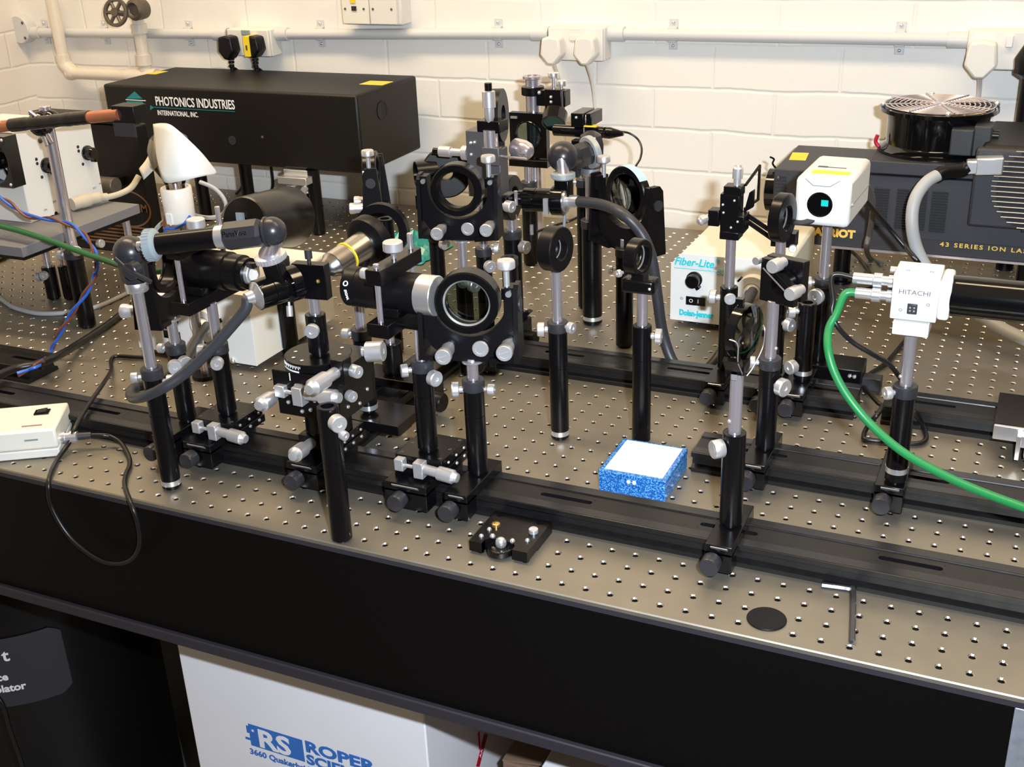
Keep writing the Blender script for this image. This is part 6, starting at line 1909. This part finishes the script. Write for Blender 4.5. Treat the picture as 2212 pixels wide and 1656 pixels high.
# ------------------------------------------------------------------ cartons under the bench
CYF = .11
cx0, cx1 = -0.6258, -0.2377
CZT = -.235
t = thing('white_carton', 'white cardboard carton with blue printed lettering under the bench', 'carton', ((cx0 + cx1) / 2, .3, -.9))
bd = MB().box(cx0, cx1, CYF, .52, -.9, CZT).build('carton_body', CARD, t, bev=.002)
fy = CYF - .0005
mm = lambda p: (p[0], fy, p[2])
o_ = V(mm((-0.5136, 0.11, -0.4282))); r_ = V(mm((-0.4328, 0.11, -0.4166))); bl = V(mm((-0.5103, 0.11, -0.4677)))
W_ = r_.x - o_.x; TOPZ = (o_.z + r_.z) / 2; HT = .030 * W_ / .064
lg = MB().box(o_.x, r_.x, fy - .0002, fy, TOPZ - HT, TOPZ).build('blue_panel', BTXT, bd)
text(bd, 'print', 'RS', CARD, (o_.x + W_ * .06, fy - .0005, TOPZ - HT * .90), XL, ZL, HT * 1.12, bold=.0012, sx=1.22)
text(bd, 'print', 'ROPER', BTXT, (r_.x + W_ * .04, fy, TOPZ - HT * .46), XL, ZL, HT * .68, bold=.0010, sx=1.40)
text(bd, 'print', 'SCIENTIFIC', BTXT, (r_.x + W_ * .04, fy, TOPZ - HT * 1.02), XL, ZL, HT * .60, bold=.0009, sx=1.25)
text(bd, 'print', '3660 Quakerbridge', BTXT, (o_.x - W_ * .16, fy, TOPZ - HT * 1.42), XL, ZL, HT * .36, bold=.0004, sx=1.05)
random.seed(11)
ck = MB(); cs = HT / 9
for i in range(4):
    for j in range(9):
        if random.random() < .35 + .16 * i:
            ck.box(o_.x - (4 - i) * cs, o_.x - (3 - i) * cs, fy - .0002, fy, TOPZ - (j + 1) * cs, TOPZ - j * cs)
lab(ck.build('blue_pixel_pattern', BTXT, bd), 'scatter of small blue squares')
q = (-0.2377, 0.2553, -0.4945)
rd = MB()
for y_, z_, l_ in ((q[1], q[2], .045),):
    rd.obox((cx1 + .0006, y_, z_), (0, 1, 1.1), (0, -1.1, 1), (1, 0, 0), l_, .013, .0006)
    rd.obox((cx1 + .0006, y_ - .006, z_ + .022), (0, 0, 1), (0, 1, 0), (1, 0, 0), .03, .004, .0006)
lab(rd.build('red_tape', REDT, bd), 'red sealing tape')
text(bd, 'tape_print', 'AA', WTXT, (cx1 + .0012, q[1] - .006, q[2] - .008), (0, 1, 1.1), (0, -1.1, 1), .009)
x0 = -0.1673
t = thing('brown_carton', 'open brown carton partly seen at the bottom edge, right of the white carton', 'carton', (x0 + .1, .35, -.9))
BRN = mat('brown_card', (.20, .12, .08), .8)
zc = -0.448
MB().box(x0 - .01, x0 + .24, .20, .48, -.9, zc).build('carton_body', BRN, t, bev=.002)
MB().prism([(x0 - .01, .20, zc), (x0 + .05, .20, zc + .012), (x0 + .05, .46, zc + .012), (x0 - .01, .46, zc)], (0, 0, .003)).build('flap', BRN, t)
x0 = -0.0904
zc = -0.3723
t = thing('pale_box', 'small pale box with a clear lid at the bottom edge under the bench', 'box', (x0 + .05, .30, -.9))
MB().box(x0, x0 + .16, .12, .19, -.9, zc).build('box_body', CARD, t, bev=.002)

# ------------------------------------------------------------------ cables
# the black cable that hangs in a loop over the front edge
t = MB().tube([V(p) for p in [(-0.7912, 0.3224, 0.004), (-0.8125, 0.3168, 0.004), (-0.8406, 0.3108, 0.004), (-0.8371, 0.295, 0.004), (-0.7982, 0.2536, 0.01), (-0.7337, 0.1721, 0.032), (-0.7083, 0.1215, 0.032), (-0.6867, 0.082, 0.032), (-0.6756, 0.0568, 0.026), (-0.679, 0.0472, 0.012), (-0.6747, 0.0229, 0.004), (-0.6554, -0.0081, 0.004), (-0.6429, -0.026, -0.0019), (-0.6422, -0.029, -0.0296), (-0.6226, -0.03, -0.065), (-0.5883, -0.03, -0.0868), (-0.5566, -0.03, -0.0879), (-0.5294, -0.03, -0.0753), (-0.5127, -0.03, -0.0515), (-0.5093, -0.03, -0.0231), (-0.5168, -0.027, -0.0021), (-0.5459, -0.0034, 0.004), (-0.5649, 0.0196, 0.004), (-0.5772, 0.0399, 0.004), (-0.5923, 0.0559, 0.006), (-0.6197, 0.0746, 0.01), (-0.6385, 0.0783, 0.014), (-0.6465, 0.0731, 0.017)]] + [JE + ud * .012 + V(0, 0, 0)], .0029, 10, 10)
o = t.build('looped_cable', CABB)
tag(o, 'thin black cable hanging in a big loop over the front edge of the bench', 'cable')
MB().cyl(JE - ud * .001, JE + ud * .016, .0050, .0040, n=16).build('cable_boot', GRYD, o)

# thick dark cable at the left
tag(MB().tube([(-0.8899, 0.1198, 0.036), (-0.8891, 0.1673, 0.034), (-0.8756, 0.1921, 0.033), (-0.8739, 0.2272, 0.03), (-0.9173, 0.3157, 0.012), (-0.9422, 0.3961, 0.0065), (-0.9638, 0.4735, 0.0065), (-0.9822, 0.5341, 0.0065), (-0.9915, 0.5684, 0.0065)], .0056, 12, 8).build('dark_cable', CABB), 'thick dark cable crossing the bench at the left, under the twisted wires', 'cable')

# green cable at the left
tag(MB().tube([(-1.1036, 0.36, 0.1717), (-1.0311, 0.35, 0.1689), (-0.9664, 0.34, 0.1638), (-0.8954, 0.33, 0.1555), (-0.8209, 0.31, 0.1528), (-0.7391, 0.28, 0.1568), (-0.7207, 0.3, 0.1517), (-0.7013, 0.33, 0.1496)], .0043, 12, 8).build('green_cable', GREEND), 'dark green cable running in from the left edge behind the swivel arm head', 'cable')

# twisted blue and brown pair
ctrl = [(-1.0992, 0.37, 0.2222), (-1.0494, 0.36, 0.2081), (-1.0109, 0.355, 0.1924), (-0.9549, 0.35, 0.1926), (-0.9068, 0.345, 0.1854), (-0.875, 0.335, 0.1679), (-0.8591, 0.325, 0.1479), (-0.8579, 0.315, 0.1251), (-0.8723, 0.3, 0.0979), (-0.8974, 0.29, 0.0661), (-0.9211, 0.28, 0.0339), (-0.9301, 0.27, 0.0106), (-0.8471, 0.1755, 0.045), (-0.851, 0.1576, 0.042), (-0.8561, 0.1438, 0.04)]
P = [V(p) for p in ctrl]; Q = []
for i in range(len(P) - 1):
    p0 = P[max(i - 1, 0)]; p1 = P[i]; p2 = P[i + 1]; p3 = P[min(i + 2, len(P) - 1)]
    for k in range(8):
        s_ = k / 8
        Q.append(0.5 * ((2 * p1) + (p2 - p0) * s_ + (2 * p0 - 5 * p1 + 4 * p2 - p3) * s_ * s_ + (3 * p1 - p0 - 3 * p2 + p3) * s_ ** 3))
Q.append(P[-1])
t = thing('twisted_wires', 'twisted pair of blue and brown wires hanging at the left', 'wires', tuple(Q[-1]))
tw = [[], []]; acc = 0
for i, p in enumerate(Q):
    d = (Q[min(i + 1, len(Q) - 1)] - Q[max(i - 1, 0)]).normalized(); _, u_, w_ = frame(d)
    if i: acc += (p - Q[i - 1]).length
    an = acc / .085 * 6.283
    off = (u_ * math.cos(an) + w_ * math.sin(an)) * .0022
    tw[0].append(p + off); tw[1].append(p - off)
MB().tube(tw[0], .0022, 8, 1).build('blue_wire', BLUEW, t)
MB().tube(tw[1], .0020, 8, 1).build('brown_wire', BROWNW, t)

# pale grey cable on the bench
tag(MB().tube([(-1.2682, 0.4713, 0.004), (-1.2127, 0.4447, 0.004), (-1.1632, 0.4227, 0.004), (-1.1073, 0.4136, 0.004), (-1.0714, 0.4234, 0.004), (-1.0457, 0.4437, 0.004), (-1.0277, 0.4779, 0.004), (-1.0267, 0.5291, 0.004), (-1.0293, 0.5763, 0.004), (-1.0404, 0.6253, 0.004)], .0038, 10, 8).build('grey_cable', CABG), 'pale grey cable curving over the bench at the left', 'cable')
tag(MB().tube([(-1.3989, 0.5929, 0.004), (-1.4059, 0.6446, 0.004), (-1.4108, 0.6961, 0.004), (-1.4004, 0.7218, 0.004), (-1.3737, 0.7563, 0.004)], .0035, 10, 8).build('black_cable', CABB), 'black cable on the bench beneath the raised shelf', 'cable')

# grey cable loop from the lamp
tag(MB().tube([(-0.7289, 0.42, 0.2479), (-0.7054, 0.42, 0.2407), (-0.6906, 0.42, 0.2269), (-0.689, 0.42, 0.2121), (-0.699, 0.42, 0.2017), (-0.7023, 0.4, 0.2027), (-0.6926, 0.36, 0.2169), (-0.6763, 0.33, 0.2315)], .0030, 10, 8).build('grey_lead', CABG), 'pale grey lead looping in the air right of the ceramic lamp holder', 'cable')
tag(MB().tube([(-0.7276, 0.34, 0.2155), (-0.7437, 0.34, 0.2048), (-0.7549, 0.34, 0.1944), (-0.7621, 0.34, 0.1836)], .0030, 10, 8).build('grey_lead', CABG), 'short pale grey lead left of the ceramic lamp holder', 'cable')

# green coaxial cable of the small camera
tag(MB().tube([(cc.x - CH - .034, cc.y - .008, cc.z - .005), (cc.x - CH - .046, cc.y - .010, cc.z - .007)] + [(0.2046, 0.235, 0.2227), (0.2002, 0.225, 0.209), (0.2036, 0.21, 0.1937), (0.2132, 0.2, 0.1742), (0.2294, 0.19, 0.1548), (0.2538, 0.18, 0.1341), (0.2855, 0.165, 0.1181), (0.3195, 0.15, 0.1099), (0.3581, 0.13, 0.1071), (0.4092, 0.1, 0.1106)], .0042, 14, 10).build('green_cable', GREEN), 'bright green coaxial cable sweeping from the white cube camera to the right edge', 'cable')
# black one
tag(MB().tube([(cc.x - CH - .038, cc.y - .004, cc.z + .009), (cc.x - CH - .060, cc.y - .006, cc.z + .010)] + [(0.2001, 0.24, 0.2352), (0.2004, 0.235, 0.2252), (0.2072, 0.23, 0.2125), (0.2221, 0.235, 0.1956), (0.2404, 0.24, 0.1836), (0.2558, 0.25, 0.1717), (0.2647, 0.26, 0.1582), (0.2711, 0.275, 0.1416)], .0026, 12, 10).build('black_cable', CABB), 'glossy black cable curving from the white cube camera down to its post', 'cable')
tag(MB().tube([(0.2261, 0.7474, 0.004), (0.2132, 0.6575, 0.004), (0.1968, 0.6042, 0.004), (0.1922, 0.5764, 0.004), (0.2048, 0.5366, 0.012), (0.2273, 0.4639, 0.03), (0.2345, 0.4523, 0.03), (0.2318, 0.428, 0.028), (0.2211, 0.4358, 0.006), (0.2209, 0.4172, 0.004), (0.2254, 0.4096, 0.004), (0.2505, 0.4123, 0.004), (0.2788, 0.4176, 0.004), (0.289, 0.4291, 0.004), (0.2885, 0.4473, 0.004), (0.28, 0.4707, 0.008), (0.2717, 0.4563, 0.028), (0.2642, 0.4772, 0.03)], .0030, 10, 8).build('black_cable', CABB), 'black cable lying in a squarish loop round the white cube camera post', 'cable')
# cables of the white video camera
tag(MB().tube([(0.164, 0.64, 0.2368), (0.1762, 0.66, 0.2158), (0.1966, 0.68, 0.1869), (0.2196, 0.68, 0.1627), (0.2403, 0.67, 0.144), (0.232, 0.9641, 0.02), (0.2523, 0.951, 0.005), (0.2763, 0.9144, 0.005)], .0036, 10, 8).build('black_cable', CABB), 'black cable slanting down to the right from the white video camera', 'cable')
tag(MB().tube([(0.1596, 0.66, 0.2518), (0.1631, 0.7, 0.2342), (0.1648, 0.74, 0.207), (0.1612, 0.78, 0.1709), (0.1542, 0.82, 0.1351), (0.1494, 0.84, 0.1076), (0.122, 1.1102, 0.006), (0.1442, 1.0914, 0.004)], .0042, 10, 8).build('brown_grey_cable', mat('brown_grey', (.10, .09, .08), .5)), 'brownish grey cable hanging behind the white video camera', 'cable')
tag(MB().tube([(0.086, 1.1262, 0.012), (0.1057, 1.1061, 0.004), (0.1269, 1.0541, 0.004), (0.1433, 0.9961, 0.004), (0.1465, 0.9656, 0.004), (0.1345, 0.9449, 0.004), (0.122, 0.9243, 0.004)], .0030, 10, 8).build('black_cable', CABB), 'thin black cable on the bench below the ion laser', 'cable')
# wire of the diode laser
tag(MB().tube([(-0.2336, 0.83, 0.2631), (-0.2199, 0.83, 0.2609), (-0.2062, 0.83, 0.2523), (-0.1967, 0.82, 0.2412), (-0.1955, 0.81, 0.2276), (-0.2002, 0.8, 0.2152), (-0.2046, 0.8, 0.1946), (-0.2044, 0.8, 0.1504), (-0.3276, 1.1481, 0.004), (-0.3276, 1.1161, 0.004)], .0017, 8, 8).build('thin_wire', CABB), 'thin black wire arching from the tail of the slim diode laser', 'cable')
tag(MB().tube([(-0.2006, 0.8314, 0.15), (-0.295, 0.8, 0.1296), (-0.3047, 0.78, 0.1266), (-0.3272, 0.78, 0.1185), (-0.36, 0.78, 0.1049)][1:], .0022, 8, 8).build('thin_wire', CABB), 'thin black wire passing behind the hanging screw of the rear light guide', 'cable')
tag(MB().tube([(-0.7537, -0.0812, -0.3), (-0.9009, 0.03, -0.461), (-0.8992, 0.03, -0.5034), (-0.8977, 0.03, -0.5644), (-0.9005, 0.03, -0.6013)][1:] and [(-0.9133, 0.03, -0.4311), (-0.9039, 0.03, -0.4493), (-0.9032, 0.03, -0.4917), (-0.8974, 0.03, -0.5465), (-0.8984, 0.03, -0.6005)], .0030, 10, 8).build('hanging_cable', CABB), 'black cable hanging in front of the vibration isolator label', 'cable')
